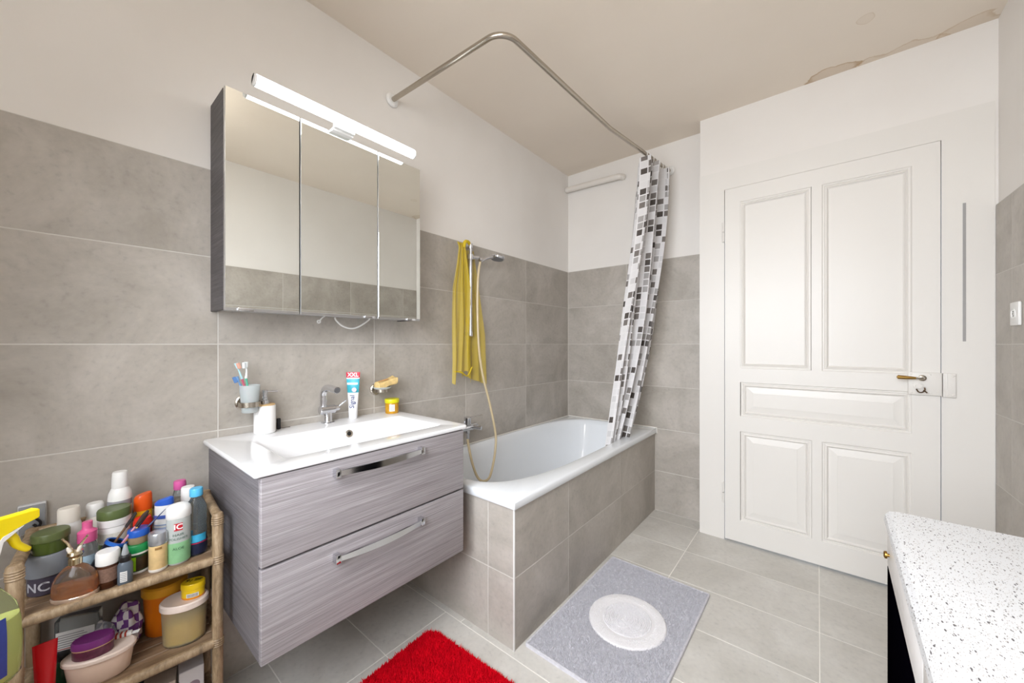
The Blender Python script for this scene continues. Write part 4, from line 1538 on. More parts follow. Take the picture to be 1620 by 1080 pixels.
GILT = mat('pale_gilt', (214, 200, 168), 0.2, metal=1.0)
part('neck', [(0.012, 0.082), (0.012, 0.096), (0.010, 0.098), (0.0125, 0.102), (0.015, 0.106), (0.013, 0.112), (0.008, 0.113), (0, 0.113)], GILT, t)
for s in (-1, 1):
    m = nb()
    tube(m, smooth_path([(0, 0.004 * s, 0.110), (0.002, 0.008 * s, 0.122), (0, 0.014 * s, 0.134), (0.001, 0.021 * s, 0.144)], 6), 0.003, 10, rfn=lambda q: 0.0038 - 0.002 * q)
    lathe(m, [(0, -0.003), (0.003, 0), (0, 0.003)], n=10, M=Matrix.Translation((0.001, 0.0215 * s, 0.1455)))
    obj('antler_spray', m, GILT, t)
    m = nb()
    lathe(m, [(0, 0), (0.004, 0.003), (0.004, 0.012), (0.002, 0.016), (0, 0.017)], n=12, M=Matrix.Translation((0.004, 0.006 * s, 0.110)) @ Matrix.Rotation(math.radians(20 * -s), 4, 'X'))
    obj('pearl_bud', m, PCREAM, t)

# big grey jar and olive tin on top
t = thing('hair_jar', 'wide grey-lidded jar with a dark label under the olive tin', 'jar', (0.148, -0.012, S1), group=TOP)
part('jar_body', [(0, 0), (0.031, 0), (0.034, 0.003), (0.034, 0.046), (0, 0.046)], mat('jar_dark_violet', (74, 68, 82), 0.3, noise=0.2), t)
part('lid', [(0.034, 0.044), (0.0365, 0.046), (0.0365, 0.092), (0.034, 0.096), (0, 0.096)], mat('lid_grey', (128, 132, 138), 0.35, noise=0.08), t)
text_mesh('NC', 0.030, I4, mat('print_silver', (196, 196, 204), 0.35), t, bold=0.0005, fn=on_cyl(0.0346, 0.0346, 0.022, FACE - 0.3))
t = thing('cream_tin', 'round olive green tin standing on the grey jar', 'tin', (0.148, -0.008, S1 + 0.096), group=TOP)
OLV = mat('olive_gloss', (70, 84, 34), 0.25, noise=0.15)
part('tin_body', [(0, 0), (0.029, 0), (0.0305, 0.002), (0.0305, 0.030), (0, 0.030)], OLV, t)
part('lid', [(0.0305, 0.030), (0.0325, 0.031), (0.0325, 0.046), (0.031, 0.049), (0.026, 0.050), (0, 0.049)], mat('olive_lid', (84, 94, 52), 0.4, noise=0.1), t)

# back row
t = thing('lotion_bottle', 'plain white lotion bottle with cream cap behind the olive tin', 'bottle', (0.098, 0.022, S1), group=TOP)
part('bottle_body', [(0, 0), (0.021, 0), (0.023, 0.004), (0.024, 0.110), (0.022, 0.135), (0.020, 0.142), (0, 0.142)], PW, t, sx=0.8)
part('cap', [(0.0205, 0.142), (0.0205, 0.176), (0.019, 0.180), (0, 0.180)], PCREAM, t, sx=0.85)
t = thing('pump_bottle', 'clear bottle with pink dispenser cap on the cane rack', 'bottle', (0.168, 0.052, S1), group=TOP)
PINK = mat('pink_cap', (214, 92, 142), 0.35)
part('bottle_body', [(0, 0), (0.018, 0), (0.019, 0.003), (0.019, 0.085), (0.015, 0.098), (0.012, 0.104), (0, 0.104)], CLEAR, t)
part('contents', [(0, 0.003), (0.0165, 0.003), (0.0165, 0.06), (0, 0.06)], mat('lilac_gel', (196, 186, 204), 0.2, trans=0.5), t)
label_patch(0.019, 0.019, 0.03, 0.07, -1.2, 0.7, mat('label_aqua', (170, 196, 212), 0.4, noise=0.35, nscale=90), t)
part('cap', [(0.0175, 0.102), (0.0180, 0.104), (0.0180, 0.128), (0.011, 0.133), (0.0095, 0.136), (0.0095, 0.152), (0, 0.153)], PINK, t)
t = thing('shampoo_bottle', 'half-hidden cream bottle leaning near the tiles behind other jars', 'bottle', (0.062, 0.070, S1), group=TOP)
part('bottle_body', [(0, 0), (0.017, 0), (0.018, 0.004), (0.018, 0.125), (0.016, 0.132), (0, 0.132)], PCREAM, t)
part('cap', [(0.0165, 0.132), (0.0175, 0.134), (0.0175, 0.163), (0.015, 0.167), (0, 0.167)], PW, t)
t = thing('cream_jar', 'white jar with olive lid and olive base band', 'jar', (0.128, 0.103, S1), group=TOP)
part('jar_body', [(0, 0), (0.029, 0), (0.031, 0.004), (0.031, 0.115), (0.030, 0.118), (0, 0.118)], PW, t)
label_patch(0.031, 0.031, 0.075, 0.100, -PI, PI, mat('label_ivory_print', (216, 212, 200), 0.5, noise=0.25, nscale=140), t, n=40)
label_patch(0.031, 0.031, 0.004, 0.072, -PI, PI, mat('olive_band', (92, 100, 62), 0.4, noise=0.2), t, n=40)
part('white_collar', [(0.031, 0.116), (0.0328, 0.117), (0.0328, 0.134), (0.031, 0.136)], PW, t)
part('lid', [(0.031, 0.135), (0.0335, 0.137), (0.0335, 0.157), (0.032, 0.160), (0, 0.161)], mat('olive_lid2', (86, 100, 56), 0.35, noise=0.1), t)
t = thing('talc_bottle', 'tall white bottle with domed shoulder, tallest on the rack', 'bottle', (0.074, 0.118, S1), group=TOP)
part('bottle_body', [(0, 0), (0.023, 0), (0.025, 0.004), (0.0255, 0.170), (0.024, 0.184), (0.0185, 0.198), (0.017, 0.200), (0, 0.200)], PW, t)
label_patch(0.0255, 0.0255, 0.150, 0.166, -1.6, 1.2, mat('label_grey_stripe', (150, 148, 152), 0.4, noise=0.2), t)
part('cap', [(0.0175, 0.200), (0.0178, 0.203), (0.0165, 0.240), (0.015, 0.245), (0, 0.246)], PW, t)
t = thing('sun_lotion', 'orange and yellow lotion bottle with slanted orange cap', 'bottle', (0.100, 0.163, S1), group=TOP)
part('bottle_body', [(0, 0), (0.0175, 0), (0.019, 0.004), (0.020, 0.120), (0.019, 0.128), (0, 0.128)], mat('yellow_print', (236, 178, 24), 0.35, noise=0.15, nscale=40), t, sx=0.75)
label_patch(0.020 * 0.75, 0.020, 0.060, 0.112, -0.6, 0.9, mat('label_orange', (222, 92, 30), 0.4, noise=0.2), t)
part('cap', [(0.020, 0.127), (0.0205, 0.130), (0.0195, 0.166), (0.017, 0.172), (0, 0.172)], mat('orange_cap', (222, 86, 20), 0.3), t, sx=0.78, fn=lambda c: Vector((c.x, c.y, c.z + (0.25 * c.y if c.z > 0.15 else 0))))
t = thing('soap_case', 'red round-shouldered plastic case in front of the orange lotion', 'case', (0.143, 0.158, S1), group=TOP)
part('case_body', [(0, 0), (0.018, 0), (0.0195, 0.004), (0.0195, 0.088), (0, 0.088)], mat('dark_red', (150, 30, 24), 0.35), t)
part('lid', [(0.0195, 0.086), (0.0205, 0.088), (0.0205, 0.108), (0.017, 0.118), (0.008, 0.122), (0, 0.122)], mat('red_cap', (206, 44, 26), 0.3), t)
t = thing('body_milk', 'flat white bottle with blue flip cap', 'bottle', (0.170, 0.200, S1), rz=math.radians(-35), group=TOP)
part('bottle_body', [(0, 0), (0.021, 0), (0.0225, 0.004), (0.0235, 0.090), (0.0225, 0.125), (0.0225, 0.150), (0, 0.150)], PW, t, sx=0.62)
part('cap', [(0.0225, 0.149), (0.0228, 0.152), (0.0215, 0.162), (0.016, 0.166), (0, 0.167)], mat('cobalt_cap', (48, 92, 186), 0.3), t, sx=0.64, fn=lambda c: Vector((c.x, c.y, c.z + (0.28 * c.y if c.z > 0.155 else 0.0))))
label_patch(0.0232 * 0.62, 0.0232, 0.112, 0.122, -1.4, 1.4, mat('cobalt_print', (70, 96, 176), 0.4), t, name='printed_band', off=0.0012)
for k in range(8):
    label_patch(0.0235 * 0.62, 0.0235, 0.030 + 0.009 * k, 0.033 + 0.009 * k, -1.1, 0.9 - 0.1 * (k % 3), mat('print_pale_blue', (150, 170, 206), 0.5), t, name='print_line', off=0.001)
t = thing('water_flask', 'small clear bottle with magenta pink flip cap near the vanity', 'bottle', (0.082, 0.248, S1), group=TOP)
part('bottle_body', [(0, 0), (0.017, 0), (0.018, 0.004), (0.018, 0.135), (0.014, 0.156), (0.012, 0.160), (0, 0.160)], CLEAR, t)
part('cap', [(0.0145, 0.158), (0.0155, 0.160), (0.0155, 0.178), (0.014, 0.184), (0, 0.185)], mat('magenta_cap', (214, 96, 160), 0.3), t)
t = thing('toner_bottle', 'clear bottle with tall white cap behind the blue-capped one', 'bottle', (0.140, 0.258, S1), group=TOP)
part('bottle_body', [(0, 0), (0.018, 0), (0.019, 0.004), (0.019, 0.120), (0.016, 0.134), (0, 0.136)], CLEAR, t)
part('cap', [(0.0165, 0.134), (0.0175, 0.136), (0.0170, 0.172), (0.0155, 0.176), (0, 0.177)], PW, t)

# front row
t = thing('vitamin_bottle', 'brown bottle with ridged oval white cap and label', 'bottle', (0.243, 0.084, S1), group=TOP)
part('bottle_body', [(0, 0), (0.0185, 0), (0.0205, 0.004), (0.0205, 0.056), (0.019, 0.059), (0, 0.059)], mat('brown_glass', (84, 46, 26), 0.15, trans=0.3, noise=0.2), t)
label_patch(0.0205, 0.0205, 0.018, 0.052, -1.5, 1.0, mat('label_brown_text', (124, 96, 82), 0.5, noise=0.5, nscale=260), t)
part('cap', [(0.0205, 0.058), (0.0222, 0.060), (0.0222, 0.086), (0.020, 0.090), (0, 0.090)], PW, t)
t = thing('glue_dropper', 'small grey dropper bottle with clear pointed nozzle', 'bottle', (0.262, 0.113, S1), group=TOP)
part('bottle_body', [(0, 0), (0.013, 0), (0.0145, 0.003), (0.0145, 0.048), (0.010, 0.058), (0, 0.058)], mat('slate_plastic', (92, 102, 112), 0.3), t)
part('collar', [(0.010, 0.056), (0.0112, 0.058), (0.0112, 0.070), (0.008, 0.074), (0, 0.074)], BLACKPL, t)
part('nozzle', [(0.007, 0.073), (0.0075, 0.076), (0.003, 0.098), (0.0015, 0.100), (0, 0.100)], mat('nozzle_clear', (196, 200, 204), 0.2, trans=0.4), t)
label_patch(0.0145, 0.0145, 0.010, 0.036, -0.75, 0.15, WHITEPL, t)
for k in range(5):
    label_patch(0.0145, 0.0145, 0.013 + 0.0045 * k, 0.0145 + 0.0045 * k, -0.68, 0.05, mat('print_grey', (120, 120, 124), 0.5), t, name='print_line', off=0.0011)
t = thing('hair_food_jar', 'jar with green screw lid and bright green label', 'jar', (0.212, 0.141, S1), group=TOP)
part('jar_body', [(0, 0), (0.0215, 0), (0.0235, 0.004), (0.0235, 0.052), (0, 0.052)], mat('jar_green_dark', (24, 74, 40), 0.3, noise=0.2), t)
part('foot', [(0.0225, 0.0), (0.0238, 0.002), (0.0238, 0.006), (0.0235, 0.007)], PW, t)
label_patch(0.0235, 0.0235, 0.010, 0.046, -1.3, -0.25, mat('label_lime', (150, 204, 34), 0.4, noise=0.2, nscale=60), t)
label_patch(0.0235, 0.0235, 0.010, 0.046, -0.25, 0.9, mat('label_nuts', (58, 44, 24), 0.4, noise=0.8, nscale=70), t)
label_patch(0.0235, 0.0235, 0.012, 0.026, -1.0, -0.55, mat('print_black', (16, 16, 16), 0.5), t, name='print_block', off=0.0011)
part('white_collar', [(0.0235, 0.051), (0.0245, 0.052), (0.0245, 0.056), (0.0235, 0.057)], PW, t)
part('lid', [(0.0238, 0.056), (0.0248, 0.057), (0.0248, 0.074), (0.0235, 0.076), (0, 0.076)], mat('lid_green', (26, 132, 70), 0.35), t)
t = thing('spice_jar', 'small brown jar with blue lid stacked on the green-lidded jar', 'jar', (0.208, 0.143, S1 + 0.076), group=TOP)
part('jar_body', [(0, 0), (0.0195, 0), (0.021, 0.003), (0.021, 0.020), (0, 0.020)], mat('jar_tan', (150, 128, 100), 0.35, noise=0.25, nscale=60), t)
part('lid', [(0.021, 0.019), (0.0225, 0.020), (0.0225, 0.034), (0.021, 0.037), (0, 0.037)], mat('lid_blue', (34, 86, 176), 0.3), t)
t = thing('powder_jar', 'cream-coloured jar with ribbed silver lid', 'jar', (0.246, 0.177, S1), group=TOP)
part('jar_body', [(0, 0), (0.0180, 0), (0.0195, 0.004), (0.0195, 0.070), (0, 0.071)], mat('jar_cream_drips', (222, 190, 136), 0.35, noise=0.28, nscale=50), t)
part('foot', [(0.0185, 0.0), (0.0198, 0.002), (0.0198, 0.007), (0.0195, 0.008)], PCREAM, t)
part('lid', [(0.0195, 0.070)] + [(0.0205 + (0.0006 if k % 2 else 0.0), 0.072 + k * 0.002) for k in range(7)] + [(0.0205, 0.098), (0.0185, 0.102), (0, 0.103)], mat('lid_silver', (186, 188, 192), 0.25, metal=0.7), t)
label_patch(0.0195, 0.0195, 0.060, 0.066, FACE - 0.2, FACE + 0.5, mat('print_tan', (150, 112, 62), 0.5, noise=0.5, nscale=200), t, name='print_line', off=0.0008)
t = thing('hair_polisher', 'clear-and-green hair polisher bottle with white domed cap and red logo', 'bottle', (0.243, 0.220, S1), rz=0.0, group=TOP)
part('bottle_body', [(0, 0), (0.022, 0), (0.025, 0.004), (0.0265, 0.06), (0.0265, 0.128), (0, 0.128)], mat('misty_plastic', (206, 210, 206), 0.2, trans=0.25, noise=0.04), t, sx=0.85)
def hpf(z):
    return min(1.0, 0.945 + z * 0.9)
label_patch(0.0265 * 0.85, 0.0265, 0.006, 0.062, -PI, PI, mat('aloe_green', (132, 182, 134), 0.3, noise=0.25, nscale=40), t, name='green_print', n=36, prof=hpf)
part('cap', [(0.0265, 0.127), (0.0278, 0.129), (0.0278, 0.146), (0.0255, 0.156), (0.018, 0.163), (0, 0.166)], PW, t, sx=0.86)
bm = label_patch(0.0265 * 0.85, 0.0265, 0.096, 0.116, FACE - 0.26, FACE + 0.42, mat('logo_red', (196, 34, 48), 0.4), t, name='logo_field', off=0.0008)
text_mesh('IC', 0.0200, I4, TW, t, bold=0.0004, fn=on_cyl(0.0265 * 0.85 + 0.0014, 0.0279, 0.106, FACE + 0.08))
GP = mat('print_green_grey', (92, 116, 104), 0.5)
text_mesh('HAIR', 0.0105, I4, GP, t, fn=on_cyl(0.0265 * 0.85 + 0.001, 0.0275, 0.084, FACE + 0.08))
text_mesh('POLISHER', 0.0095, I4, GP, t, fn=on_cyl(0.0265 * 0.85 + 0.001, 0.0275, 0.073, FACE + 0.08))
text_mesh('ALOE', 0.0095, I4, mat('print_dark_green', (44, 84, 58), 0.5), t, fn=on_cyl(0.0265 * 0.85 + 0.001, 0.0275, 0.046, FACE + 0.08))
t = thing('water_bottle', 'small clear water bottle with sky blue screw cap and navy label', 'bottle', (0.224, 0.262, S1), group=TOP)
part('bottle_body', [(0, 0), (0.022, 0), (0.0245, 0.005), (0.0250, 0.045), (0.0245, 0.075), (0.0235, 0.085), (0.0250, 0.096), (0.0235, 0.108), (0.0250, 0.120), (0.0235, 0.138), (0.017, 0.155), (0.0125, 0.163), (0.0125, 0.170), (0, 0.170)], mat('pet_plastic', (226, 237, 243), 0.05, trans=0.95, ior=1.2, noise=0.03), t)
label_patch(0.0250, 0.0250, 0.006, 0.040, -PI, PI, mat('label_navy', (26, 32, 58), 0.35, noise=0.3), t, n=36)
label_patch(0.0250, 0.0250, 0.040, 0.062, -PI, 0.8, mat('label_cyan', (60, 168, 208), 0.35, noise=0.25, nscale=80), t, n=30)
label_patch(0.0250, 0.0250, 0.036, 0.039, -PI, PI, mat('print_crimson', (186, 40, 80), 0.4), t, n=36, name='printed_stripe', off=0.0011)
part('cap', [(0.0145, 0.168), (0.0155, 0.169), (0.0155, 0.188), (0.014, 0.191), (0, 0.191)], mat('sky_cap', (84, 176, 218), 0.3), t)

# dark blue cup tipped against its neighbours, brushes in it
cup_dir = Vector((0.05, 0.55, 1.0)).normalized()
cup_o = Vector((0.205, 0.058, S1 + 0.014))
qm = Vector((0, 0, 1)).rotation_difference(cup_dir)
t = thing('brush_cup', 'dark blue cup tipped over to one side, holding make-up brushes', 'cup', tuple(cup_o), rot=qm.to_euler(), group=TOP)
part('cup_wall', [(0, 0), (0.018, 0), (0.0195, 0.003), (0.0205, 0.090), (0.0185, 0.090), (0.0175, 0.006), (0, 0.006)], mat('navy_cup', (24, 28, 48), 0.35), t)
part('rim', [(0.0205, 0.084), (0.0225, 0.085), (0.0225, 0.093), (0.0185, 0.093), (0.0185, 0.085)], mat('rim_blue', (32, 92, 176), 0.3), t)
def stick(name, label, cat, x, y, lean, L, m_, m2, tip):
    base = cup_o + qm @ Vector((x, y, 0.012))
    d = (qm @ Vector((lean[0], lean[1], 1.0))).normalized()
    s = thing(name, label, cat, tuple(base), rot=Vector((0, 0, 1)).rotation_difference(d).to_euler(), group='sticks in the blue cup')
    m = nb()
    tube(m, [(0, 0, 0), (0, 0, L * 0.5), (0, 0, L * 0.74)], 0.0028, 10)
    obj('shaft', m, m_, s)
    m = nb()
    if tip == 'brush':
        tube(m, [(0, 0, L * 0.74), (0, 0, L * 0.80), (0, 0, L * 0.93), (0, 0, L)], 0.004, 12, rfn=lambda q: (0.0032, 0.0045, 0.0062, 0.003)[int(round(q * 3))])
    elif tip == 'flat':
        box(m, -0.008, 0.008, -0.002, 0.002, L * 0.74, L, 0.001, 1)
    else:
        tube(m, [(0, 0, L * 0.74), (0, 0, L)], 0.003, 10, rfn=lambda q: 0.003 - 0.0024 * q)
    obj('tip', m, m2, s)
stick('makeup_brush', 'pink-handled make-up brush in the tipped blue cup', 'brush', 0.004, 0.004, (0.02, 0.10), 0.165, mat('stick_pink', (200, 140, 160), 0.4), mat('bristle_dark', (60, 44, 40), 0.8), 'brush')
stick('pencil', 'yellow pencil standing in the tipped blue cup', 'pencil', -0.004, 0.006, (-0.02, 0.16), 0.160, mat('stick_yellow', (222, 170, 40), 0.4), mat('lead_dark', (46, 40, 40), 0.5), 'point')
stick('eye_liner', 'thin dark liner pencil leaning far out of the blue cup', 'pencil', 0.006, 0.010, (0.0, 0.26), 0.180, mat('stick_black', (30, 28, 34), 0.4), mat('tip_navy', (40, 52, 92), 0.4), 'point')
stick('comb_brush', 'small flat brown brush in the tipped blue cup', 'brush', -0.006, -0.004, (-0.04, 0.05), 0.150, mat('stick_brown', (110, 80, 56), 0.4), mat('flat_dark', (40, 34, 34), 0.7), 'flat')

# ---- lower shelf
CLOUD = mat('cloudy_tub', (246, 232, 200), 0.3, trans=0.85, ior=1.15, noise=0.12, nscale=22)
t = thing('storage_tub', 'cloudy oval plastic tub with yellow stains and pinkish lid', 'tub', (0.222, 0.236, S2), rz=math.radians(-30), group=LOW)
part('tub_body', [(0, 0), (0.044, 0), (0.048, 0.004), (0.052, 0.104), (0.050, 0.104), (0.046, 0.006), (0, 0.006)], CLOUD, t, sx=0.78, n=40)
part('residue', [(0, 0.007), (0.0445, 0.007), (0.0465, 0.060), (0.044, 0.062), (0, 0.058)], mat('mango_residue', (246, 200, 92), 0.5, trans=0.3, noise=0.45, nscale=40), t, sx=0.77, n=36)
part('lid', [(0.052, 0.100), (0.0555, 0.102), (0.0555, 0.116), (0.052, 0.120), (0.048, 0.118), (0, 0.118)], mat('cloudy_lid', (222, 204, 192), 0.4, noise=0.12, nscale=40), t, sx=0.79, n=40)
t = thing('hair_wax', 'flat yellow jar with printed lid on the cloudy tub', 'jar', (0.229, 0.254, S2 + 0.118), rz=math.radians(-30), group=LOW)
YEL = mat('wax_yellow', (240, 200, 24), 0.3, noise=0.05)
part('jar_body', [(0, 0), (0.025, 0), (0.027, 0.004), (0.027, 0.026), (0, 0.026)], YEL, t, sx=0.8)
part('foot', [(0.0255, 0.0005), (0.0272, 0.003), (0.0272, 0.005), (0.027, 0.006)], mat('wax_orange', (232, 140, 20), 0.3), t, sx=0.8)
part('lid', [(0.027, 0.025), (0.0285, 0.027), (0.0285, 0.041), (0.027, 0.043), (0, 0.043)], YEL, t, sx=0.8)
label_patch(0.027 * 0.8, 0.027, 0.007, 0.018, -0.3, 0.75, WHITEPL, t)
for k in range(9):
    label_patch(0.027 * 0.8, 0.027, 0.008, 0.017, -0.2 + 0.1 * k, -0.16 + 0.1 * k, mat('print_black', (16, 16, 16), 0.5), t, name='barcode_bar', n=1, off=0.0011)
text_mesh('91', 0.018, Matrix.Translation((-0.002, -0.010, 0.0434)) @ Matrix.Rotation(math.radians(75), 4, 'Z'), mat('print_black', (16, 16, 16), 0.5), t, bold=0.0004)
bx('printed_bar', (-0.010, -0.006, 0.002, 0.020, 0.0431, 0.0434), mat('print_black', (16, 16, 16), 0.5), t)
bx('printed_bar', (-0.003, -0.0005, 0.002, 0.018, 0.0431, 0.0434), mat('print_black', (16, 16, 16), 0.5), t)
t = thing('storage_tub', 'round orange tub with mustard lid behind the cloudy tub', 'tub', (0.120, 0.208, S2), group=LOW)
part('tub_body', [(0, 0), (0.040, 0), (0.043, 0.004), (0.048, 0.120), (0, 0.120)], mat('orange_tub', (228, 120, 18), 0.35, trans=0.15, noise=0.15), t, n=36)
part('lid', [(0.048, 0.116), (0.052, 0.118), (0.052, 0.140), (0.048, 0.145), (0, 0.146)], mat('mustard_lid', (222, 156, 32), 0.4, noise=0.12), t, n=36)
t = thing('storage_tub', 'peach-pink oval tub carrying the purple jar', 'tub', (0.212, 0.072, S2), rz=math.radians(-20), group=LOW)
PEACH = mat('peach_tub', (232, 204, 184), 0.4, noise=0.08, nscale=20)
part('tub_body', [(0, 0), (0.050, 0), (0.056, 0.006), (0.064, 0.060), (0.061, 0.060), (0.053, 0.008), (0, 0.008)], PEACH, t, sx=0.62, n=40)
part('lid', [(0.063, 0.057), (0.068, 0.059), (0.068, 0.066), (0.064, 0.069), (0, 0.068)], mat('peach_lid', (226, 206, 192), 0.4, noise=0.1), t, sx=0.64, n=40)
t = thing('hair_mask', 'purple oval hair mask jar lying flat on the peach tub', 'jar', (0.222, 0.060, S2 + 0.069), rz=math.radians(-20), group=LOW)
t.scale = (1.12, 1.12, 1.0)
part('jar_body', [(0, 0), (0.031, 0), (0.033, 0.003), (0.033, 0.024), (0, 0.024)], mat('mask_body', (92, 40, 62), 0.35, noise=0.6, nscale=120), t, sx=0.62)
part('gold_line', [(0.033, 0.0235), (0.0336, 0.024), (0.0336, 0.026), (0.033, 0.0265)], mat('print_gold', (206, 170, 120), 0.35), t, sx=0.63)
part('lid', [(0.033, 0.026), (0.0345, 0.027), (0.0345, 0.040), (0.032, 0.044), (0.029, 0.043), (0, 0.044)], mat('mask_purple', (112, 44, 108), 0.3, noise=0.1), t, sx=0.64)
t = thing('hair_comb', 'striped white and red folding brush laid on the peach tub', 'brush', (0.200, 0.112, S2 + 0.0695), rz=math.radians(70), group=LOW)
bx('comb_body', (-0.020, 0.020, -0.006, 0.006, 0.0, 0.010), PW, t, bev=0.002)
for k in range(3):
    bx('red_stripe', (-0.012 + 0.009 * k, -0.008 + 0.009 * k, -0.0064, 0.0064, 0.001, 0.0106), mat('stripe_red', (178, 62, 44), 0.5), t, bev=0.0003, seg=1)
m = nb()
for k in range(5):
    tube(m, [(0.020, -0.005 + 0.0025 * k, 0.004), (0.034, -0.006 + 0.003 * k, 0.004)], 0.0007, 6)
obj('tines', m, PW, t)
t = thing('cream_tube', 'red cream tube standing on its white cap by the left post', 'tube', (0.222, -0.016, S2), group=LOW)
def redfn(c):
    k = min(max((c.z - 0.03) / 0.115, 0), 1)
    return Vector((c.x * (1 - 0.92 * k), c.y * (1 + 0.25 * k), c.z))
part('tube_body', [(0, 0.022), (0.0150, 0.022), (0.0155, 0.03), (0.0155, 0.06), (0.0155, 0.10), (0.0155, 0.145), (0, 0.145)], mat('tube_crimson', (196, 16, 24), 0.25), t, fn=redfn)
part('cap', [(0, 0), (0.0125, 0), (0.0135, 0.003), (0.0135, 0.022), (0, 0.022)], PW, t)
t = thing('clear_case', 'clear box with white printed label at the back of the lower shelf', 'box', (0.098, 0.040, S2), rz=math.radians(-22), group=LOW)
bx('case_shell', (-0.018, 0.018, -0.040, 0.040, 0.0, 0.125), CLEAR, t, bev=0.003)
bx('contents', (-0.014, 0.012, -0.036, 0.036, 0.003, 0.055), mat('dark_contents', (74, 60, 66), 0.6, noise=0.5, nscale=50), t, bev=0.002)
lb = bx('paper_label', (0.0182, 0.0188, -0.036, 0.036, 0.048, 0.096), WHITEPL, t)
for k in range(6):
    bx('print_line', (0.0189, 0.0192, -0.032, 0.028 - 0.006 * (k % 3), 0.056 + 0.006 * k, 0.0575 + 0.006 * k), mat('print_grey', (120, 120, 124), 0.5), lb)
bx('print_line', (0.0189, 0.0192, -0.034, 0.034, 0.050, 0.052), mat('stripe_red', (178, 62, 44), 0.5), lb)

def crumple(name, label, cat, loc, size, m, seed, grp):
    """a balled-up cloth: a lump pushed in and out along folds"""
    r = random.Random(seed)
    bm = nb()
    bmesh.ops.create_icosphere(bm, subdivisions=4, radius=1.0)
    dirs = [Vector((r.uniform(-1, 1), r.uniform(-1, 1), r.uniform(-1, 1))).normalized() for _ in range(9)]
    for v in bm.verts:
        n0 = v.co.normalized()
        k = 1.0
        for i, d in enumerate(dirs):
            k += 0.10 * abs(math.sin(4.2 * n0.dot(d) + i)) - 0.05
        v.co = Vector((n0.x * size[0] * k, n0.y * size[1] * k, max(-size[2] * 0.92, n0.z * size[2] * k)))
        v.co.z += size[2] * 0.92
    o = obj(name, bm, m, None, loc=loc, sharp=60)
    return tag(o, label, cat, grp)

def check_material(name, a, b, s):
    m, nt, bb = nodes_of(name, 0.8)
    tc = N(nt, 'ShaderNodeTexCoord')
    ck = N(nt, 'ShaderNodeTexChecker')
    ck.inputs['Scale'].default_value = s
    ck.inputs['Color1'].default_value = lin(a)
    ck.inputs['Color2'].default_value = lin(b)
    nt.links.new(tc.outputs['Object'], ck.inputs['Vector'])
    nt.links.new(ck.outputs[0], bb.inputs['Base Color'])
    return m
crumple('wash_cloth', 'crumpled purple and white checked cloth on the lower shelf', 'cloth', (0.128, 0.128, S2), (0.026, 0.028, 0.058), check_material('check_cloth', (104, 54, 122), (214, 206, 206), 46), 3, LOW)
crumple('rag', 'crumpled grey striped rag behind the peach tub', 'cloth', (0.146, 0.080, S2), (0.018, 0.024, 0.048), check_material('stripe_cloth', (128, 128, 134), (184, 178, 176), 60), 8, LOW)
crumple('rag', 'dark red crumpled rag beside the clear case', 'cloth', (0.120, 0.062, S2 + 0.0), (0.010, 0.014, 0.030), mat('maroon_cloth', (112, 26, 34), 0.85, noise=0.3), 5, LOW)

# ---- bottom shelf
BOT = 'boxes on the bottom shelf of the cane rack'
t = thing('carton', 'white carton on the bottom shelf next to the right post', 'box', (0.150, 0.262, S3), rz=math.radians(-8), group=BOT)
bx('carton_body', (-0.070, 0.070, -0.028, 0.028, 0.0, 0.135), mat('carton_white', (220, 214, 214), 0.55), t, bev=0.0015, seg=1)
m = nb()
lathe(m, [(0.014, 0), (0, 0)], n=24, M=Matrix.Translation((0.0704, 0.005, 0.085)) @ Matrix.Rotation(PI / 2, 4, 'Y'))
obj('printed_disc', m, mat('print_mauve', (150, 128, 138), 0.5), t)
t = thing('carton', 'cream carton with dark script lettering on the bottom shelf', 'box', (0.180, 0.190, S3), rz=math.radians(-12), group=BOT)
bx('carton_body', (-0.030, 0.030, -0.036, 0.034, 0.0, 0.125), mat('carton_cream', (206, 190, 176), 0.55), t, bev=0.0015, seg=1)
text_mesh('life', 0.034, Matrix.Translation((0.0304, 0.002, 0.100)) @ Matrix(((0, 0, 1, 0), (1, 0, 0, 0), (0, 1, 0, 0), (0, 0, 0, 1))), mat('print_dark_brown', (52, 36, 34), 0.5), t)
t = thing('carton', 'black carton at the back of the bottom shelf', 'box', (0.110, 0.150, S3), group=BOT)
bx('carton_body', (-0.025, 0.025, -0.040, 0.034, 0.0, 0.140), mat('carton_black', (34, 30, 34), 0.5), t, bev=0.0015, seg=1)
t = thing('bottle_green', 'dark green bottle standing at the left of the lower shelf', 'bottle', (0.170, 0.010, S2), group=LOW)
part('bottle_body', [(0, 0), (0.017, 0), (0.0185, 0.004), (0.0185, 0.050), (0.012, 0.062), (0, 0.062)], mat('bottle_green_dark', (18, 66, 40), 0.3), t)
part('cap', [(0.012, 0.061), (0.0125, 0.062), (0.0125, 0.074), (0, 0.075)], BLACKPL, t)

# ---- wall socket box behind the rack
t = thing('wall_outlet', 'clear-fronted wall outlet with black plug above the cane rack', 'socket', (0.0, -0.040, 0.732))
bx('back_box', (0.0, 0.014, -0.024, 0.024, -0.040, 0.040), mat('outlet_grey', (204, 204, 204), 0.3), t, bev=0.003)
bx('flap', (0.014, 0.018, -0.022, 0.022, -0.036, 0.037), mat('outlet_flap', (196, 198, 200), 0.15, trans=0.5), t, bev=0.002)
m = nb()
tube(m, smooth_path([(0.019, 0.000, 0.020), (0.026, 0.006, 0.004), (0.025, 0.014, -0.010), (0.024, 0.010, -0.022), (0.024, 0.002, -0.012)], 6), 0.0028, 10)
obj('plug_cord', m, BLACKPL, t)

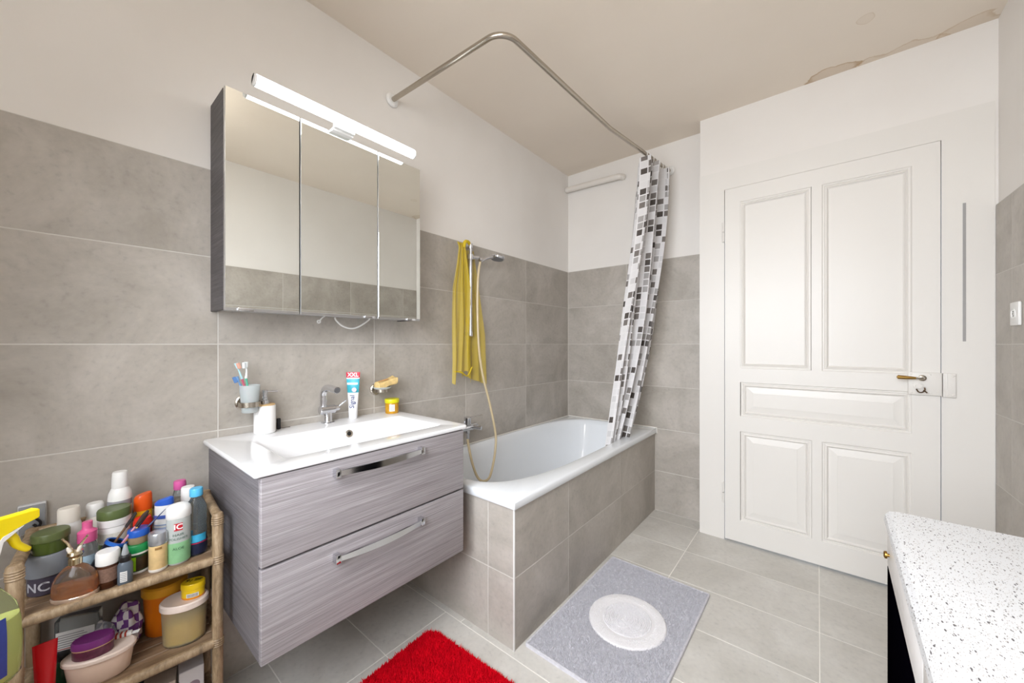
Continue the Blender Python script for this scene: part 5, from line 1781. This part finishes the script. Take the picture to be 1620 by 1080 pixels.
# ------------------------------------------------------------------ spray bottle at the left edge, held up by an added unseen support
SB = Vector((0.497, -0.083, 0.588))
st = thing('added_stool', 'added small round wooden support, unseen, under the spray bottle at the left edge', 'added_stool', (0.565, -0.165, 0.0))
WOODS = wood_material('added_stool_wood', (150, 112, 72), (184, 146, 102), (206, 172, 128), (6, 60, 60))
part('seat', [(0, 0.558), (0.125, 0.558), (0.130, 0.563), (0.130, 0.583), (0.125, 0.588), (0, 0.588)], WOODS, st, n=40)
for k in range(4):
    a = PI / 4 + k * PI / 2
    m = nb()
    cyl(m, (0.085 * math.cos(a), 0.085 * math.sin(a), 0.559), (0.135 * math.cos(a), 0.135 * math.sin(a), 0.0), 0.014, 14, r1=0.011)
    obj('leg', m, WOODS, st)
sb_ = thing('spray_bottle', 'transparent cleaner bottle with yellow trigger head at left edge', 'spray bottle', tuple(SB), rz=math.radians(30))
# local +y: nozzle direction (towards the vanity)
part('bottle_body', [(0, 0), (0.040, 0), (0.046, 0.006), (0.048, 0.06), (0.046, 0.105), (0.040, 0.135), (0.026, 0.160), (0.018, 0.175), (0.014, 0.188), (0.014, 0.200), (0, 0.200)], mat('cleaner_pet', (228, 234, 196), 0.06, trans=0.9, ior=1.15, noise=0.05), sb_, sx=0.62)
part('liquid', [(0, 0.004), (0.038, 0.005), (0.0445, 0.012), (0.046, 0.06), (0.044, 0.100), (0.042, 0.112), (0, 0.112)], mat('cleaner_lime', (238, 241, 168), 0.15, trans=0.3, ior=1.2, noise=0.06), sb_, sx=0.6)
m = label_patch(0.048 * 0.62, 0.048, 0.018, 0.122, -1.9, 0.32, mat('cleaner_label_blue', (44, 62, 140), 0.35, noise=0.3, nscale=50), sb_, prof=lambda z: 0.985 if z < 0.09 else 0.985 - (z - 0.09) * 1.6, off=0.0012)
m = label_patch(0.048 * 0.62, 0.048, 0.045, 0.105, -1.3, -0.12, mat('cleaner_label_aqua', (72, 176, 196), 0.35, noise=0.35, nscale=60), sb_, name='printed_wave', prof=lambda z: 0.985 if z < 0.09 else 0.985 - (z - 0.09) * 1.6, off=0.0022)
YSP = mat('spray_yellow', (246, 220, 10), 0.3, noise=0.04)
part('collar', [(0.0165, 0.196), (0.0175, 0.198), (0.0175, 0.216), (0.014, 0.220), (0, 0.220)], YSP, sb_)
m = nb()
prof2 = [(-0.040, 0.268), (-0.038, 0.285), (-0.020, 0.296), (0.050, 0.293), (0.068, 0.294), (0.068, 0.276), (0.050, 0.273), (0.026, 0.268), (0.016, 0.250), (0.012, 0.222), (-0.012, 0.220), (-0.016, 0.245)]
A = [m.verts.new((-0.0105, y, z)) for y, z in prof2]
Bv = [m.verts.new((0.0105, y, z)) for y, z in prof2]
for i in range(len(prof2)):
    j = (i + 1) % len(prof2)
    m.faces.new((A[i], A[j], Bv[j], Bv[i]))
m.faces.new(A)
m.faces.new(Bv[::-1])
bmesh.ops.bevel(m, geom=m.edges[:], offset=0.002, segments=2, affect='EDGES')
hd_ = obj('spray_head', m, YSP, sb_)
m = nb()
tube(m, smooth_path([(0, 0.024, 0.266), (0, 0.036, 0.252), (0, 0.042, 0.236), (0, 0.054, 0.222), (0, 0.058, 0.219)], 6), 0.007, 12, rfn=lambda q: 0.0085 - 0.004 * q)
obj('trigger', m, YSP, hd_)
m = nb()
prof3 = [(-0.012, 0.222), (0.020, 0.262), (0.046, 0.271), (0.020, 0.252), (0.014, 0.222)]
for sx_ in (-1, 1):
    vs_ = [m.verts.new((0.0112 * sx_, y, z)) for y, z in prof3]
    vs2 = [m.verts.new((0.0100 * sx_, y, z)) for y, z in prof3]
    m.faces.new(vs_)
    m.faces.new(vs2[::-1])
    for i in range(len(prof3)):
        j = (i + 1) % len(prof3)
        m.faces.new((vs_[i], vs_[j], vs2[j], vs2[i]))
obj('side_cheek', m, PW, hd_)
